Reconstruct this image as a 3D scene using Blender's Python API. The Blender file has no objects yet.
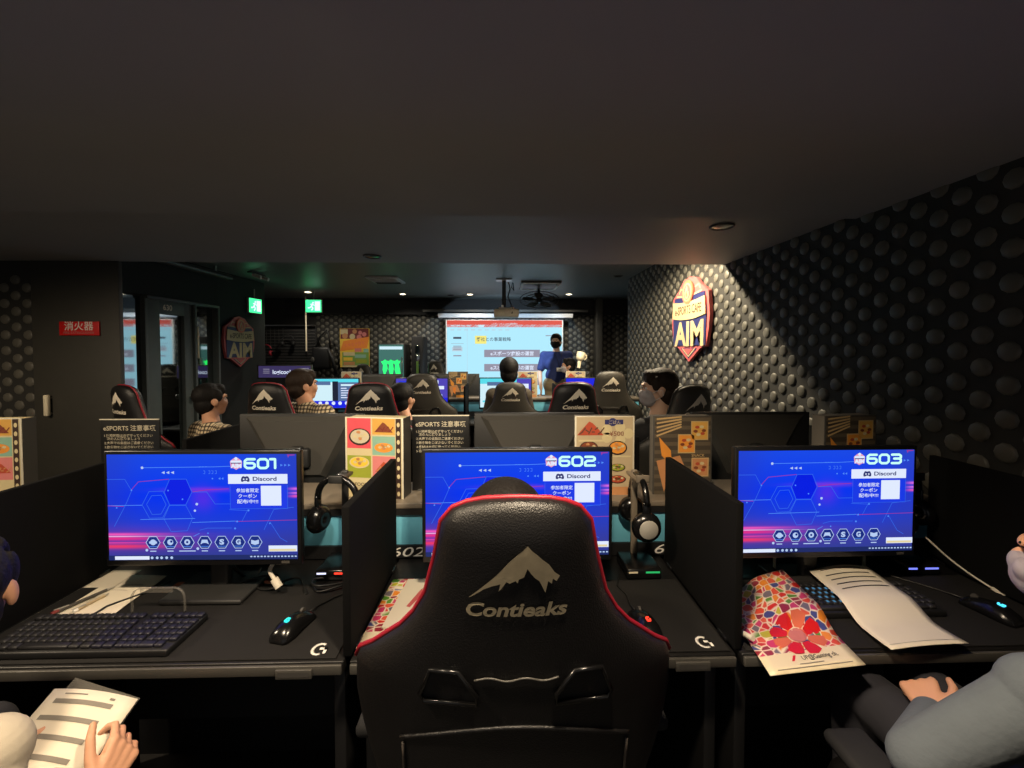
import bpy, bmesh, math, random
from mathutils import Vector, Matrix, Euler
random.seed(7)
SC = bpy.context.scene
COL = SC.collection
PI = math.pi

# ------------------------------------------------------------------ helpers
def lin(c):
    c = c / 255.0
    return c / 12.92 if c <= .04045 else ((c + .055) / 1.055) ** 2.4
def rgb(r, g, b):
    return (lin(r), lin(g), lin(b), 1.0)

def mat(name, col, rough=.6, metal=0.0, var=.12, scale=18.0, bump=0.0, bscale=200.0, emit=0.0, spec=.5, coat=0.0, alpha=1.0, trans=0.0):
    m = bpy.data.materials.new(name); m.use_nodes = True
    nt = m.node_tree; b = nt.nodes['Principled BSDF']
    b.inputs['Roughness'].default_value = rough
    b.inputs['Metallic'].default_value = metal
    b.inputs['Specular IOR Level'].default_value = spec
    b.inputs['Coat Weight'].default_value = coat
    b.inputs['Alpha'].default_value = alpha
    b.inputs['Transmission Weight'].default_value = trans
    if emit > 0:
        b.inputs['Base Color'].default_value = (.004, .004, .004, 1); b.inputs['Specular IOR Level'].default_value = .05
        b.inputs['Emission Color'].default_value = col
        b.inputs['Emission Strength'].default_value = emit
        return m
    tc = nt.nodes.new('ShaderNodeTexCoord')
    n = nt.nodes.new('ShaderNodeTexNoise'); n.inputs['Scale'].default_value = scale; n.inputs['Detail'].default_value = 4
    nt.links.new(tc.outputs['Object'], n.inputs['Vector'])
    mx = nt.nodes.new('ShaderNodeMix'); mx.data_type = 'RGBA'
    mx.inputs['A'].default_value = tuple(max(0, c * (1 - var)) for c in col[:3]) + (1,)
    mx.inputs['B'].default_value = tuple(min(1, c * (1 + var)) for c in col[:3]) + (1,)
    nt.links.new(n.outputs['Fac'], mx.inputs['Factor'])
    nt.links.new(mx.outputs['Result'], b.inputs['Base Color'])
    if bump > 0:
        n2 = nt.nodes.new('ShaderNodeTexNoise'); n2.inputs['Scale'].default_value = bscale; n2.inputs['Detail'].default_value = 3
        nt.links.new(tc.outputs['Object'], n2.inputs['Vector'])
        bp = nt.nodes.new('ShaderNodeBump'); bp.inputs['Strength'].default_value = bump; bp.inputs['Distance'].default_value = .004
        nt.links.new(n2.outputs['Fac'], bp.inputs['Height']); nt.links.new(bp.outputs['Normal'], b.inputs['Normal'])
    return m

class MB:
    """collects shapes, then links them as one mesh object"""
    def __init__(s):
        s.v = []; s.f = []; s.mi = []; s.sm = []; s.mats = []; s.uv = {}
    def _m(s, m):
        if m not in s.mats: s.mats.append(m)
        return s.mats.index(m)
    def add(s, verts, faces, m, smooth=False, M=None):
        o = len(s.v); k = s._m(m)
        for p in verts:
            p = Vector(p)
            s.v.append(M @ p if M else p)
        for f in faces:
            s.f.append([i + o for i in f]); s.mi.append(k); s.sm.append(smooth)
    def box(s, c, d, m, bev=0.0, rot=None, M=None, seg=2):
        bm = bmesh.new(); bmesh.ops.create_cube(bm, size=1)
        for v in bm.verts: v.co = Vector((v.co.x * d[0], v.co.y * d[1], v.co.z * d[2]))
        if bev > 0:
            bmesh.ops.bevel(bm, geom=list(bm.edges), offset=min(bev, .49 * min(d)), segments=seg, profile=.5, affect='EDGES')
        T = Matrix.Translation(Vector(c))
        if rot: T = T @ Euler(rot).to_matrix().to_4x4()
        if M: T = M @ T
        bm.verts.index_update()
        s.add([v.co for v in bm.verts], [[v.index for v in f.verts] for f in bm.faces], m, bev > 0, T)
        bm.free()
    def cyl(s, p0, p1, r0, m, r1=None, seg=16, caps=True, M=None):
        p0 = Vector(p0); p1 = Vector(p1); r1 = r0 if r1 is None else r1
        q = (p1 - p0).to_track_quat('Z', 'Y').to_matrix()
        vs = []; fs = []
        for p, r in ((p0, r0), (p1, r1)):
            for i in range(seg):
                a = 2 * PI * i / seg
                vs.append(p + q @ Vector((r * math.cos(a), r * math.sin(a), 0)))
        for i in range(seg):
            j = (i + 1) % seg
            fs.append([i, j, seg + j, seg + i])
        s.add(vs, fs, m, True, M)
        if caps:
            s.add(vs[:seg], [list(range(seg))[::-1]], m, False, M); s.add(vs[seg:], [list(range(seg))], m, False, M)
    def tube(s, pts, r, m, seg=8, closed=False, M=None):
        pts = [Vector(p) for p in pts]; n = len(pts); vs = []; fs = []
        up = None
        for i, p in enumerate(pts):
            a = pts[(i - 1) % n] if closed or i > 0 else p
            b = pts[(i + 1) % n] if closed or i < n - 1 else p
            t = (b - a)
            t = t.normalized() if t.length > 1e-9 else Vector((0, 0, 1))
            if up is None:
                up = t.orthogonal().normalized()
            else:
                up = (up - t * up.dot(t))
                up = up.normalized() if up.length > 1e-6 else t.orthogonal().normalized()
            w = t.cross(up)
            rr = r[i] if isinstance(r, (list, tuple)) else r
            for k in range(seg):
                an = 2 * PI * k / seg
                vs.append(p + (up * math.cos(an) + w * math.sin(an)) * rr)
        for i in range(n if closed else n - 1):
            for k in range(seg):
                a = i * seg + k; b = i * seg + (k + 1) % seg
                c = ((i + 1) % n) * seg
                fs.append([a, b, c + (k + 1) % seg, c + k])
        if not closed:
            fs.append(list(range(seg))[::-1]); fs.append([(n - 1) * seg + k for k in range(seg)])
        s.add(vs, fs, m, True, M)
    def lathe(s, prof, m, seg=24, M=None):
        vs = []; fs = []
        for r, z in prof:
            for i in range(seg):
                a = 2 * PI * i / seg
                vs.append((r * math.cos(a), r * math.sin(a), z))
        for j in range(len(prof) - 1):
            for i in range(seg):
                k = (i + 1) % seg
                fs.append([j * seg + i, j * seg + k, (j + 1) * seg + k, (j + 1) * seg + i])
        s.add(vs, fs, m, True, M)
    def ell(s, c, r, m, rot=None, M=None, u=20, v=12):
        vs = []; fs = []
        T = Matrix.Translation(Vector(c))
        if rot: T = T @ Euler(rot).to_matrix().to_4x4()
        if M: T = M @ T
        for j in range(v + 1):
            t = PI * j / v
            for i in range(u):
                a = 2 * PI * i / u
                vs.append((r[0] * math.sin(t) * math.cos(a), r[1] * math.sin(t) * math.sin(a), r[2] * math.cos(t)))
        for j in range(v):
            for i in range(u):
                k = (i + 1) % u
                fs.append([j * u + i, (j + 1) * u + i, (j + 1) * u + k, j * u + k])
        s.add(vs, fs, m, True, T)
    def cap(s, a, b, ra, rb, m, M=None, seg=22):
        """a tapered capsule"""
        s.ell(a, (ra,) * 3, m, M=M, u=seg, v=12); s.ell(b, (rb,) * 3, m, M=M, u=seg, v=12)
        s.cyl(a, b, ra, m, rb, seg=seg, M=M)
    def prism(s, pts, h, m, M=None, z0=0.0):
        """outline in XY, thickness h along Z"""
        n = len(pts)
        a = [(x, y, z0) for x, y in pts]; b = [(x, y, z0 + h) for x, y in pts]
        fs = [list(range(n))[::-1], [n + i for i in range(n)]]
        for i in range(n):
            j = (i + 1) % n
            fs.append([i, j, n + j, n + i])
        s.add(a + b, fs, m, False, M)
    def poly(s, pts, m, M=None, z=0.0):
        s.add([(x, y, z) for x, y in pts], [list(range(len(pts)))], m, False, M)
    def rect(s, x0, y0, x1, y1, m, M=None, z=0.0):
        s.poly([(x0, y0), (x1, y0), (x1, y1), (x0, y1)], m, M, z)
    def line(s, pts, w, m, M=None, z=0.0):
        for (x0, y0), (x1, y1) in zip(pts, pts[1:]):
            d = Vector((x1 - x0, y1 - y0)); L = d.length
            if L < 1e-9: continue
            n = Vector((-d.y, d.x)) / L * w / 2
            s.poly([(x0 - n.x, y0 - n.y), (x1 - n.x, y1 - n.y), (x1 + n.x, y1 + n.y), (x0 + n.x, y0 + n.y)], m, M, z)
    def disc(s, x, y, r, m, M=None, z=0.0, seg=14, ry=None):
        ry = ry or r
        s.poly([(x + r * math.cos(2 * PI * i / seg), y + ry * math.sin(2 * PI * i / seg)) for i in range(seg)], m, M, z)
    def grid(s, fn, nu, nv, m, smooth=True, M=None, uv=False):
        o = len(s.v)
        vs = [fn(i / nu, j / nv) for j in range(nv + 1) for i in range(nu + 1)]
        fs = []
        for j in range(nv):
            for i in range(nu):
                a = j * (nu + 1) + i
                fs.append([a, a + 1, a + nu + 2, a + nu + 1])
        s.add(vs, fs, m, smooth, M)
        if uv:
            for j in range(nv + 1):
                for i in range(nu + 1):
                    s.uv[o + j * (nu + 1) + i] = (i / nu, j / nv)
    def text(s, body, size, m, M=None, z=0.0, width=None, bold=0.0, shear=0.0, align='CENTER', height=None, fn=None, ext=0.0):
        vs, fs = text_mesh(body, bold, shear)
        if not vs: return
        x0 = min(p[0] for p in vs); x1 = max(p[0] for p in vs); y0 = min(p[1] for p in vs); y1 = max(p[1] for p in vs)
        k = size; ky = size
        if width: k = width / (x1 - x0); ky = k
        if height: ky = height / (y1 - y0)
        cx = (x0 + x1) / 2 if align == 'CENTER' else x0
        cy = (y0 + y1) / 2
        out = [((p[0] - cx) * k, (p[1] - cy) * ky, z) for p in vs]
        if fn: out = [fn(p) for p in out]
        s.add(out, fs, m, False, M)
    def obj(s, name, parent=None, recalc=True, link=True):
        me = bpy.data.meshes.new(name)
        me.from_pydata([tuple(p) for p in s.v], [], s.f)
        for m in s.mats: me.materials.append(m)
        me.polygons.foreach_set('material_index', s.mi)
        me.polygons.foreach_set('use_smooth', s.sm)
        if s.uv:
            lay = me.uv_layers.new(name='UVMap')
            for l in me.loops:
                lay.data[l.index].uv = s.uv.get(l.vertex_index, (0, 0))
        me.update()
        if recalc:
            bm = bmesh.new(); bm.from_mesh(me)
            bmesh.ops.recalc_face_normals(bm, faces=bm.faces)
            bm.to_mesh(me); bm.free()
        o = bpy.data.objects.new(name, me)
        COL.objects.link(o)
        if parent: o.parent = parent
        return o

_tc = {}
def text_mesh(body, bold=0.0, shear=0.0):
    k = (body, bold, shear)
    if k not in _tc:
        c = bpy.data.curves.new('t', 'FONT'); c.body = body; c.size = 1; c.offset = bold; c.shear = shear
        c.resolution_u = 3
        o = bpy.data.objects.new('t', c); COL.objects.link(o)
        bpy.context.view_layer.update()
        me = bpy.data.meshes.new_from_object(o.evaluated_get(bpy.context.evaluated_depsgraph_get()))
        _tc[k] = ([tuple(v.co) for v in me.vertices], [list(p.vertices) for p in me.polygons])
        bpy.data.meshes.remove(me); bpy.data.objects.remove(o); bpy.data.curves.remove(c)
    return _tc[k]

def tag(o, label, cat, group=None):
    o['label'] = label; o['category'] = cat
    if group: o['group'] = group
    return o
def thing(name, label, cat, loc=(0, 0, 0), rz=0.0, group=None, rot=None):
    o = bpy.data.objects.new(name, None); COL.objects.link(o)
    o.empty_display_size = .05
    o.location = loc; o.rotation_euler = rot if rot else (0, 0, rz)
    return tag(o, label, cat, group)
def struct(mb, name, parent=None):
    o = mb.obj(name, parent)
    if not parent: o['kind'] = 'structure'
    return o
def dup(root, loc, rz=0.0, label=None, group=None):
    r = root.copy(); COL.objects.link(r); r.location = loc; r.rotation_euler = (0, 0, rz)
    if label: r['label'] = label
    if group: r['group'] = group
    for ch in list(root.children):
        c = ch.copy(); COL.objects.link(c); c.parent = r
        for g in list(ch.children):
            d = g.copy(); COL.objects.link(d); d.parent = c
    return r
# plane matrices: local XY drawn on a vertical face that looks to -Y, or on the right/left wall, or flat on a table
def face_front(x, y, z): return Matrix.Translation((x, y, z)) @ Matrix.Rotation(PI / 2, 4, 'X')
def face_right_wall(x, y, z): return Matrix.Translation((x, y, z)) @ Matrix.Rotation(-PI / 2, 4, 'Z') @ Matrix.Rotation(PI / 2, 4, 'X')
def face_left_wall(x, y, z): return Matrix.Translation((x, y, z)) @ Matrix.Rotation(PI / 2, 4, 'Z') @ Matrix.Rotation(PI / 2, 4, 'X')

def remesh(mb, name, vox, parent=None, smooth=4):
    o = mb.obj(name, None, recalc=False)
    md = o.modifiers.new('r', 'REMESH'); md.mode = 'VOXEL'; md.voxel_size = vox; md.use_smooth_shade = True
    s = o.modifiers.new('s', 'SMOOTH'); s.factor = .5; s.iterations = smooth
    bpy.context.view_layer.update()
    me = bpy.data.meshes.new_from_object(o.evaluated_get(bpy.context.evaluated_depsgraph_get()))
    me.materials.clear()
    for m in mb.mats: me.materials.append(m)
    me.name = name
    old = o.data; o.modifiers.clear(); o.data = me; bpy.data.meshes.remove(old)
    for p in me.polygons: p.use_smooth = True; p.material_index = 0
    if parent: o.parent = parent
    return o

# ------------------------------------------------------------------ materials
M = {}
def defm(k, *a, **kw): M[k] = mat(k, *a, **kw)
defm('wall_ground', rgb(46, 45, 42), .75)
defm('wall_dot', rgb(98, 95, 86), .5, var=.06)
defm('wall_plain', rgb(62, 60, 54), .6)
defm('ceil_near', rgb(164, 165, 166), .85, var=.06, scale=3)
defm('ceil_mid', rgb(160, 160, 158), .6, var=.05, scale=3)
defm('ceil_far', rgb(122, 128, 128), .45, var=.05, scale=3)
defm('floor', rgb(40, 38, 36), .6, bump=.3)
defm('black', rgb(22, 22, 23), .5)
defm('black_gloss', rgb(16, 16, 17), .22)
defm('black_matte', rgb(26, 26, 27), .8)
defm('desk', rgb(21, 20, 20), .42, var=.08, bump=.1)
defm('desk_edge', rgb(70, 68, 64), .4)
defm('divider', rgb(10, 10, 11), .9, spec=.15, bump=.15, bscale=500)
defm('mat', rgb(27, 26, 26), .85, spec=.25, bump=.25, bscale=900)
defm('mat_edge', rgb(24, 24, 25), .8)
defm('white', rgb(225, 222, 214), .6, var=.03)
defm('paper', rgb(226, 216, 196), .7, var=.03)
defm('paper_grey', rgb(128, 122, 112), .7)
defm('print_dark', rgb(60, 58, 56), .7)
defm('teal', rgb(104, 182, 208), .55, var=.06)
defm('shelf', rgb(120, 110, 96), .5)
defm('mon_grey', rgb(70, 68, 64), .42, var=.05)
defm('mon_dark', rgb(40, 40, 40), .5)
defm('bezel', rgb(18, 18, 20), .35)
defm('leather', rgb(19, 18, 19), .42, bump=.3, bscale=350, var=.15)
defm('leather_grey', rgb(58, 55, 50), .45, bump=.3, bscale=350, var=.1)
defm('piping_red', rgb(150, 24, 42), .45)
defm('piping_dark', rgb(66, 60, 55), .5)
defm('thread', rgb(150, 140, 118), .5, var=.25, scale=60)
defm('thread_pale', rgb(226, 216, 196), .5, var=.1)
defm('metal', rgb(170, 168, 162), .3, 1.0)
defm('silver', rgb(176, 173, 164), .35, .3, bump=.1)
defm('key', rgb(34, 34, 36), .5)
defm('key_blue', rgb(27, 27, 40), .5)
defm('skin', rgb(214, 160, 128), .55, var=.05)
defm('skin_pale', rgb(226, 184, 158), .55, var=.05)
defm('hair', rgb(20, 17, 16), .65, spec=.25, var=.4, scale=60, bump=.6, bscale=120)
defm('hair_brown', rgb(46, 34, 26), .65, spec=.25, var=.4, scale=60, bump=.6, bscale=120)
defm('eye', rgb(235, 232, 228), .3)
defm('iris', rgb(30, 20, 16), .2)
defm('lip', rgb(180, 110, 100), .5)
defm('shirt_white', rgb(186, 176, 158), .85, bump=.3, bscale=60, var=.05)
defm('shirt_grey', rgb(96, 104, 112), .9, bump=.4, bscale=70, var=.12)
defm('shirt_black', rgb(26, 25, 27), .85)
defm('shirt_navy', rgb(30, 36, 60), .85)
defm('shirt_blue', rgb(42, 56, 112), .85)
defm('shirt_olive', rgb(70, 62, 52), .85)
defm('trousers', rgb(36, 36, 44), .9)
defm('khaki', rgb(140, 126, 100), .9)
defm('mask_white', rgb(222, 216, 218), .8)
defm('mask_lilac', rgb(206, 198, 210), .8, bump=.2, bscale=80)
defm('mask_black', rgb(26, 24, 26), .8)
defm('red_sign', rgb(210, 30, 30), .4, var=.05)
defm('door_grey', rgb(86, 92, 90), .5)
defm('door_dark', rgb(34, 36, 36), .5)
defm('cream', rgb(238, 226, 196), .5, var=.03)
defm('sign_cream', rgb(196, 176, 134), .5, var=.03)
defm('sign_brown', rgb(46, 28, 22), .6)
defm('navy', rgb(40, 44, 96), .5)
defm('rose', rgb(196, 92, 92), .5)
defm('coral', rgb(220, 110, 80), .5)
defm('brown', rgb(92, 58, 44), .6)
defm('cable', rgb(16, 16, 16), .5)
defm('cable_white', rgb(214, 206, 190), .5)
defm('orange_card', rgb(206, 120, 80), .6)
defm('acrylic', rgb(206, 200, 180), .3, var=.03)
defm('plaque', rgb(22, 22, 22), .35)
defm('plaque_text', rgb(180, 172, 150), .6)
defm('projector', rgb(196, 186, 166), .5)
defm('screen_case', rgb(210, 214, 220), .5)
for k, c in dict(pink=(206, 76, 86), amber=(200, 152, 70), mint=(128, 168, 148), lime=(142, 150, 46), salmon=(200, 118, 116), cream2=(196, 182, 140), food_brown=(120, 60, 36), food_orange=(216, 140, 52), food_white=(190, 178, 152), bowl=(50, 32, 26), beige=(176, 158, 126), food_red=(170, 70, 44), wood=(66, 58, 48), wood2=(90, 80, 64), card=(190, 160, 110), green=(110, 150, 70), yellow=(224, 186, 60), orange=(224, 130, 48), maroon=(110, 36, 34), tan=(186, 130, 84)).items():
    defm(k, rgb(*c), .55, var=.08, scale=40)
def em(k, c, s): M[k] = mat(k, rgb(*c), emit=s)
em('em_white', (225, 235, 255), 1.0); em('em_num', (196, 255, 240), 1.1); em('em_line', (84, 146, 255), .95); em('em_line2', (56, 112, 250), .85)
em('em_pink', (200, 70, 190), .6); em('em_icon', (190, 215, 255), .9); em('em_disc', (56, 64, 130), .7); em('em_hexfill', (28, 52, 150), .7)
em('em_yel', (238, 222, 170), .9); em('em_bar', (36, 52, 120), .7); em('em_panel', (26, 60, 240), .9); em('em_logo', (240, 170, 200), .9)
em('em_hexdark', (0, 30, 236), .9)
em('em_cyan', (90, 220, 235), 1.0); em('em_pale', (210, 240, 250), 1.0); em('em_greyblue', (96, 124, 172), .8); em('em_dark', (40, 48, 70), .6); em('em_purple', (84, 72, 190), .9); em('em_blue', (26, 36, 226), 1.0)
em('em_slide', (168, 222, 240), 1.15); em('em_red', (224, 90, 76), 1.0); em('em_grey', (150, 146, 164), 1.0); em('em_slide_y', (238, 226, 120), 1.1); em('em_text', (80, 90, 110), .8); em('em_thumb', (190, 210, 224), 1.0)
em('em_exit', (60, 220, 130), 2.3); em('em_exitw', (200, 255, 226), 1.7); em('em_monster', (40, 240, 100), 2.0); em('em_fridge', (90, 150, 140), .55)
em('em_lamp', (255, 236, 200), 14.0); em('led_red', (255, 60, 40), 2.0); em('led_white', (225, 225, 255), 1.4); em('led_green', (50, 200, 110), .8); em('led_blue', (120, 130, 255), 1.4); em('led_teal', (50, 210, 200), 2.0); em('led_cyan', (70, 200, 240), 2.0); em('led_key', (90, 150, 190), .7)
em('em_banner', (86, 74, 130), .45); em('em_flame', (255, 150, 90), .5)
def glass_mat(name, rough=.04):
    m = bpy.data.materials.new(name); m.use_nodes = True; b = m.node_tree.nodes['Principled BSDF']
    b.inputs['Base Color'].default_value = (.42, .45, .45, 1); b.inputs['Metallic'].default_value = 1.0; b.inputs['Roughness'].default_value = rough
    n = m.node_tree.nodes.new('ShaderNodeTexNoise'); n.inputs['Scale'].default_value = 6
    mr = m.node_tree.nodes.new('ShaderNodeMapRange'); mr.inputs['To Min'].default_value = rough * .8; mr.inputs['To Max'].default_value = rough * 1.3
    m.node_tree.links.new(n.outputs['Fac'], mr.inputs['Value']); m.node_tree.links.new(mr.outputs['Result'], b.inputs['Roughness'])
    return m
M['glass'] = glass_mat('dark_glass')

def clear_mat():
    m = bpy.data.materials.new('clear_plastic'); m.use_nodes = True; b = m.node_tree.nodes['Principled BSDF']
    n = m.node_tree.nodes.new('ShaderNodeTexNoise'); n.inputs['Scale'].default_value = 9
    mr = m.node_tree.nodes.new('ShaderNodeMapRange'); mr.inputs['To Min'].default_value = .15; mr.inputs['To Max'].default_value = .25
    m.node_tree.links.new(n.outputs['Fac'], mr.inputs['Value']); m.node_tree.links.new(mr.outputs['Result'], b.inputs['Roughness'])
    b.inputs['Base Color'].default_value = rgb(140, 136, 128); b.inputs['Alpha'].default_value = .25
    return m
M['clear'] = clear_mat()

def wallpaper_mat():
    """the blue desktop picture that the front screens give off"""
    m = bpy.data.materials.new('screen_wallpaper'); m.use_nodes = True; nt = m.node_tree; N = nt.nodes.new; L = nt.links.new
    for n in list(nt.nodes): nt.nodes.remove(n)
    out = N('ShaderNodeOutputMaterial'); e = N('ShaderNodeEmission'); L(e.outputs[0], out.inputs[0]); e.inputs['Strength'].default_value = .95
    uv = N('ShaderNodeUVMap'); sp = N('ShaderNodeSeparateXYZ'); L(uv.outputs[0], sp.inputs[0])
    def math_(op, a, b=None):
        n = N('ShaderNodeMath'); n.operation = op
        for i, x in enumerate((a, b)):
            if x is None: continue
            if isinstance(x, (int, float)): n.inputs[i].default_value = x
            else: L(x, n.inputs[i])
        return n.outputs[0]
    U, V = sp.outputs[0], sp.outputs[1]
    ramp = N('ShaderNodeValToRGB'); L(V, ramp.inputs[0])
    cr = ramp.color_ramp
    cr.elements[0].position = 0; cr.elements[0].color = rgb(50, 64, 150)
    cr.elements[1].position = 1; cr.elements[1].color = rgb(28, 76, 236)
    a = cr.elements.new(.14); a.color = rgb(54, 62, 166)
    a = cr.elements.new(.32); a.color = rgb(32, 64, 216)
    a = cr.elements.new(.6); a.color = rgb(8, 54, 246)
    col = ramp.outputs[0]
    def addc(col, fac, c):
        mx = N('ShaderNodeMix'); mx.data_type = 'RGBA'; L(col, mx.inputs['A']); mx.inputs['B'].default_value = c
        L(fac, mx.inputs['Factor']); return mx.outputs['Result']
    def bump(x, c, w):   # smooth bump around c
        d = math_('DIVIDE', math_('SUBTRACT', x, c), w)
        return math_('POWER', 2.718, math_('MULTIPLY', math_('MULTIPLY', d, d), -1))
    edge = math_('MULTIPLY', bump(U, 1.0, .22), .45)
    col = addc(col, edge, rgb(56, 62, 150))
    col = addc(col, math_('MULTIPLY', bump(U, 0.0, .14), .4), rgb(46, 60, 170))
    fall = math_('MINIMUM', math_('MULTIPLY', bump(U, 0.0, .26), 1.1), 1.0)
    col = addc(col, math_('MULTIPLY', math_('MULTIPLY', bump(U, 0.0, .42), bump(V, .19, .10)), .55), rgb(150, 50, 160))
    for v, w, c in ((.245, .012, rgb(250, 90, 190)), (.205, .016, rgb(235, 50, 140)), (.13, .02, rgb(240, 60, 110)), (.225, .005, rgb(255, 190, 235)), (.165, .006, rgb(235, 70, 170))):
        col = addc(col, math_('MULTIPLY', bump(V, v, w), fall), c)
    rf = bump(U, 1.0, .035)
    for v, w, c in ((.67, .012, rgb(230, 110, 230)), (.63, .009, rgb(225, 120, 240)), (.60, .012, rgb(240, 90, 190))):
        col = addc(col, math_('MULTIPLY', bump(V, v, w), rf), c)
    col = addc(col, math_('MULTIPLY', math_('MULTIPLY', bump(U, .50, .055), bump(V, .58, .10)), .4), rgb(120, 40, 220))
    col = addc(col, math_('MULTIPLY', math_('MULTIPLY', bump(U, .5, .16), bump(V, .665, .02)), .3), rgb(190, 50, 200))
    L(col, e.inputs['Color'])
    return m
M['wallpaper'] = wallpaper_mat()

def flyer_mat():
    """printed mosaic of coloured cells with a red flower and a cream foot"""
    m = bpy.data.materials.new('mosaic_print'); m.use_nodes = True; nt = m.node_tree; N = nt.nodes.new; L = nt.links.new
    b = nt.nodes['Principled BSDF']; b.inputs['Roughness'].default_value = .35
    uv = N('ShaderNodeUVMap'); mp = N('ShaderNodeMapping'); L(uv.outputs[0], mp.inputs[0]); mp.inputs['Scale'].default_value = (10.5, 15, 1)
    v1 = N('ShaderNodeTexVoronoi'); v1.inputs['Scale'].default_value = 1; v1.inputs['Randomness'].default_value = .75; L(mp.outputs[0], v1.inputs['Vector'])
    v2 = N('ShaderNodeTexVoronoi'); v2.feature = 'DISTANCE_TO_EDGE'; v2.inputs['Scale'].default_value = 1; v2.inputs['Randomness'].default_value = .75; L(mp.outputs[0], v2.inputs['Vector'])
    sx = N('ShaderNodeSeparateColor'); L(v1.outputs['Color'], sx.inputs[0])
    r = N('ShaderNodeValToRGB'); L(sx.outputs[0], r.inputs[0]); r.color_ramp.interpolation = 'CONSTANT'
    cols = [(214, 48, 40), (236, 140, 40), (150, 44, 60), (96, 150, 50), (70, 76, 140), (226, 96, 70), (196, 186, 50), (206, 60, 110), (226, 80, 50), (120, 110, 120)]
    els = r.color_ramp.elements; els[0].color = rgb(*cols[0]); els[1].position = .1; els[1].color = rgb(*cols[1])
    for i, c in enumerate(cols[2:], 2):
        x = els.new(i / 10); x.color = rgb(*c)
    ed = N('ShaderNodeMapRange'); ed.inputs['From Min'].default_value = .02; ed.inputs['From Max'].default_value = .09; L(v2.outputs['Distance'], ed.inputs['Value'])
    mx = N('ShaderNodeMix'); mx.data_type = 'RGBA'; mx.inputs['A'].default_value = rgb(240, 224, 200); L(r.outputs[0], mx.inputs['B']); L(ed.outputs[0], mx.inputs['Factor'])
    sp = N('ShaderNodeSeparateXYZ'); L(uv.outputs[0], sp.inputs[0])
    st = N('ShaderNodeMath'); st.operation = 'GREATER_THAN'; st.inputs[1].default_value = .19; L(sp.outputs[1], st.inputs[0])
    m2 = N('ShaderNodeMix'); m2.data_type = 'RGBA'; m2.inputs['A'].default_value = rgb(232, 218, 186); L(mx.outputs['Result'], m2.inputs['B']); L(st.outputs[0], m2.inputs['Factor'])
    L(m2.outputs['Result'], b.inputs['Base Color'])
    return m
M['mosaic'] = flyer_mat()

def plaid_mat():
    m = bpy.data.materials.new('plaid_cloth'); m.use_nodes = True; nt = m.node_tree; N = nt.nodes.new; L = nt.links.new
    b = nt.nodes['Principled BSDF']; b.inputs['Roughness'].default_value = .85
    tc = N('ShaderNodeTexCoord'); 
    w1 = N('ShaderNodeTexWave'); w1.inputs['Scale'].default_value = 14; w1.inputs['Distortion'].default_value = 2; L(tc.outputs['Object'], w1.inputs['Vector'])
    w2 = N('ShaderNodeTexWave'); w2.bands_direction = 'Z'; w2.inputs['Scale'].default_value = 14; w2.inputs['Distortion'].default_value = 2; L(tc.outputs['Object'], w2.inputs['Vector'])
    a = N('ShaderNodeMath'); a.operation = 'MULTIPLY'; L(w1.outputs['Fac'], a.inputs[0]); L(w2.outputs['Fac'], a.inputs[1])
    r = N('ShaderNodeValToRGB'); L(a.outputs[0], r.inputs[0])
    r.color_ramp.elements[0].color = rgb(70, 58, 48); r.color_ramp.elements[1].color = rgb(226, 206, 170); r.color_ramp.elements[1].position = .45
    L(r.outputs[0], b.inputs['Base Color'])
    return m
M['plaid'] = plaid_mat()
# ------------------------------------------------------------------ the setting
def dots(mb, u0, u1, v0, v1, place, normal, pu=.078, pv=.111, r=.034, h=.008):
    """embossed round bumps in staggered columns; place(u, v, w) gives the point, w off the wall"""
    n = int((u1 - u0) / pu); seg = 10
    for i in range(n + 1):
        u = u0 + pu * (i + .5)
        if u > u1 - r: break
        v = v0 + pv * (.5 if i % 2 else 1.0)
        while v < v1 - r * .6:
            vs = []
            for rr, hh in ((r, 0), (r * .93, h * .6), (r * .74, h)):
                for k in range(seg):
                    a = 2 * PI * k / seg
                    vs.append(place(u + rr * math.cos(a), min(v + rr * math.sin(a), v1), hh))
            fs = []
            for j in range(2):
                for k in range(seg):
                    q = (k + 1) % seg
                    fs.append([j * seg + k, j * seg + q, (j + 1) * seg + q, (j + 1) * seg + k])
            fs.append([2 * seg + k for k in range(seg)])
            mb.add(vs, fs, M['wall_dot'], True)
            v += pv
b = MB(); b.box((-2.5, 3, -.05), (11, 11, .1), M['floor']); struct(b, 'floor')
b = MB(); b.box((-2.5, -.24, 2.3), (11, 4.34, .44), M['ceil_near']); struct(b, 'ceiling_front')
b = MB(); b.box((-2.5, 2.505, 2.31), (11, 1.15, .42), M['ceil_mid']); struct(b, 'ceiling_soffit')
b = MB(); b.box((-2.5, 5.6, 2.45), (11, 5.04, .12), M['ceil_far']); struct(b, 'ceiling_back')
b = MB(); b.box((1.73, 1.72, 1.25), (.16, 7.46, 2.5), M['wall_ground'])
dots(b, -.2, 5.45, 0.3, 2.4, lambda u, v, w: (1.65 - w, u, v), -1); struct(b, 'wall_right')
b = MB(); b.box((-2.4, 7.66, 1.25), (10, .12, 2.5), M['wall_ground'])
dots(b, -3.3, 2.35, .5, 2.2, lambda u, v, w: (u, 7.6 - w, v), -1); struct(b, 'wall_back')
b = MB(); b.box((2.42, 6.5, 1.25), (.12, 2.2, 2.5), M['wall_plain'])
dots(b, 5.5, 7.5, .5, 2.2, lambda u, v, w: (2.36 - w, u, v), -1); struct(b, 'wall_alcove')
b = MB(); b.box((1.74, 7.5, 1.2), (.12, .2, 2.4), M['mon_grey'], bev=.01); struct(b, 'pillar')
b = MB(); b.box((-.7, 7.56, 2.23), (6.2, .08, .26), M['black_matte']); struct(b, 'trim_1')
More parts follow.
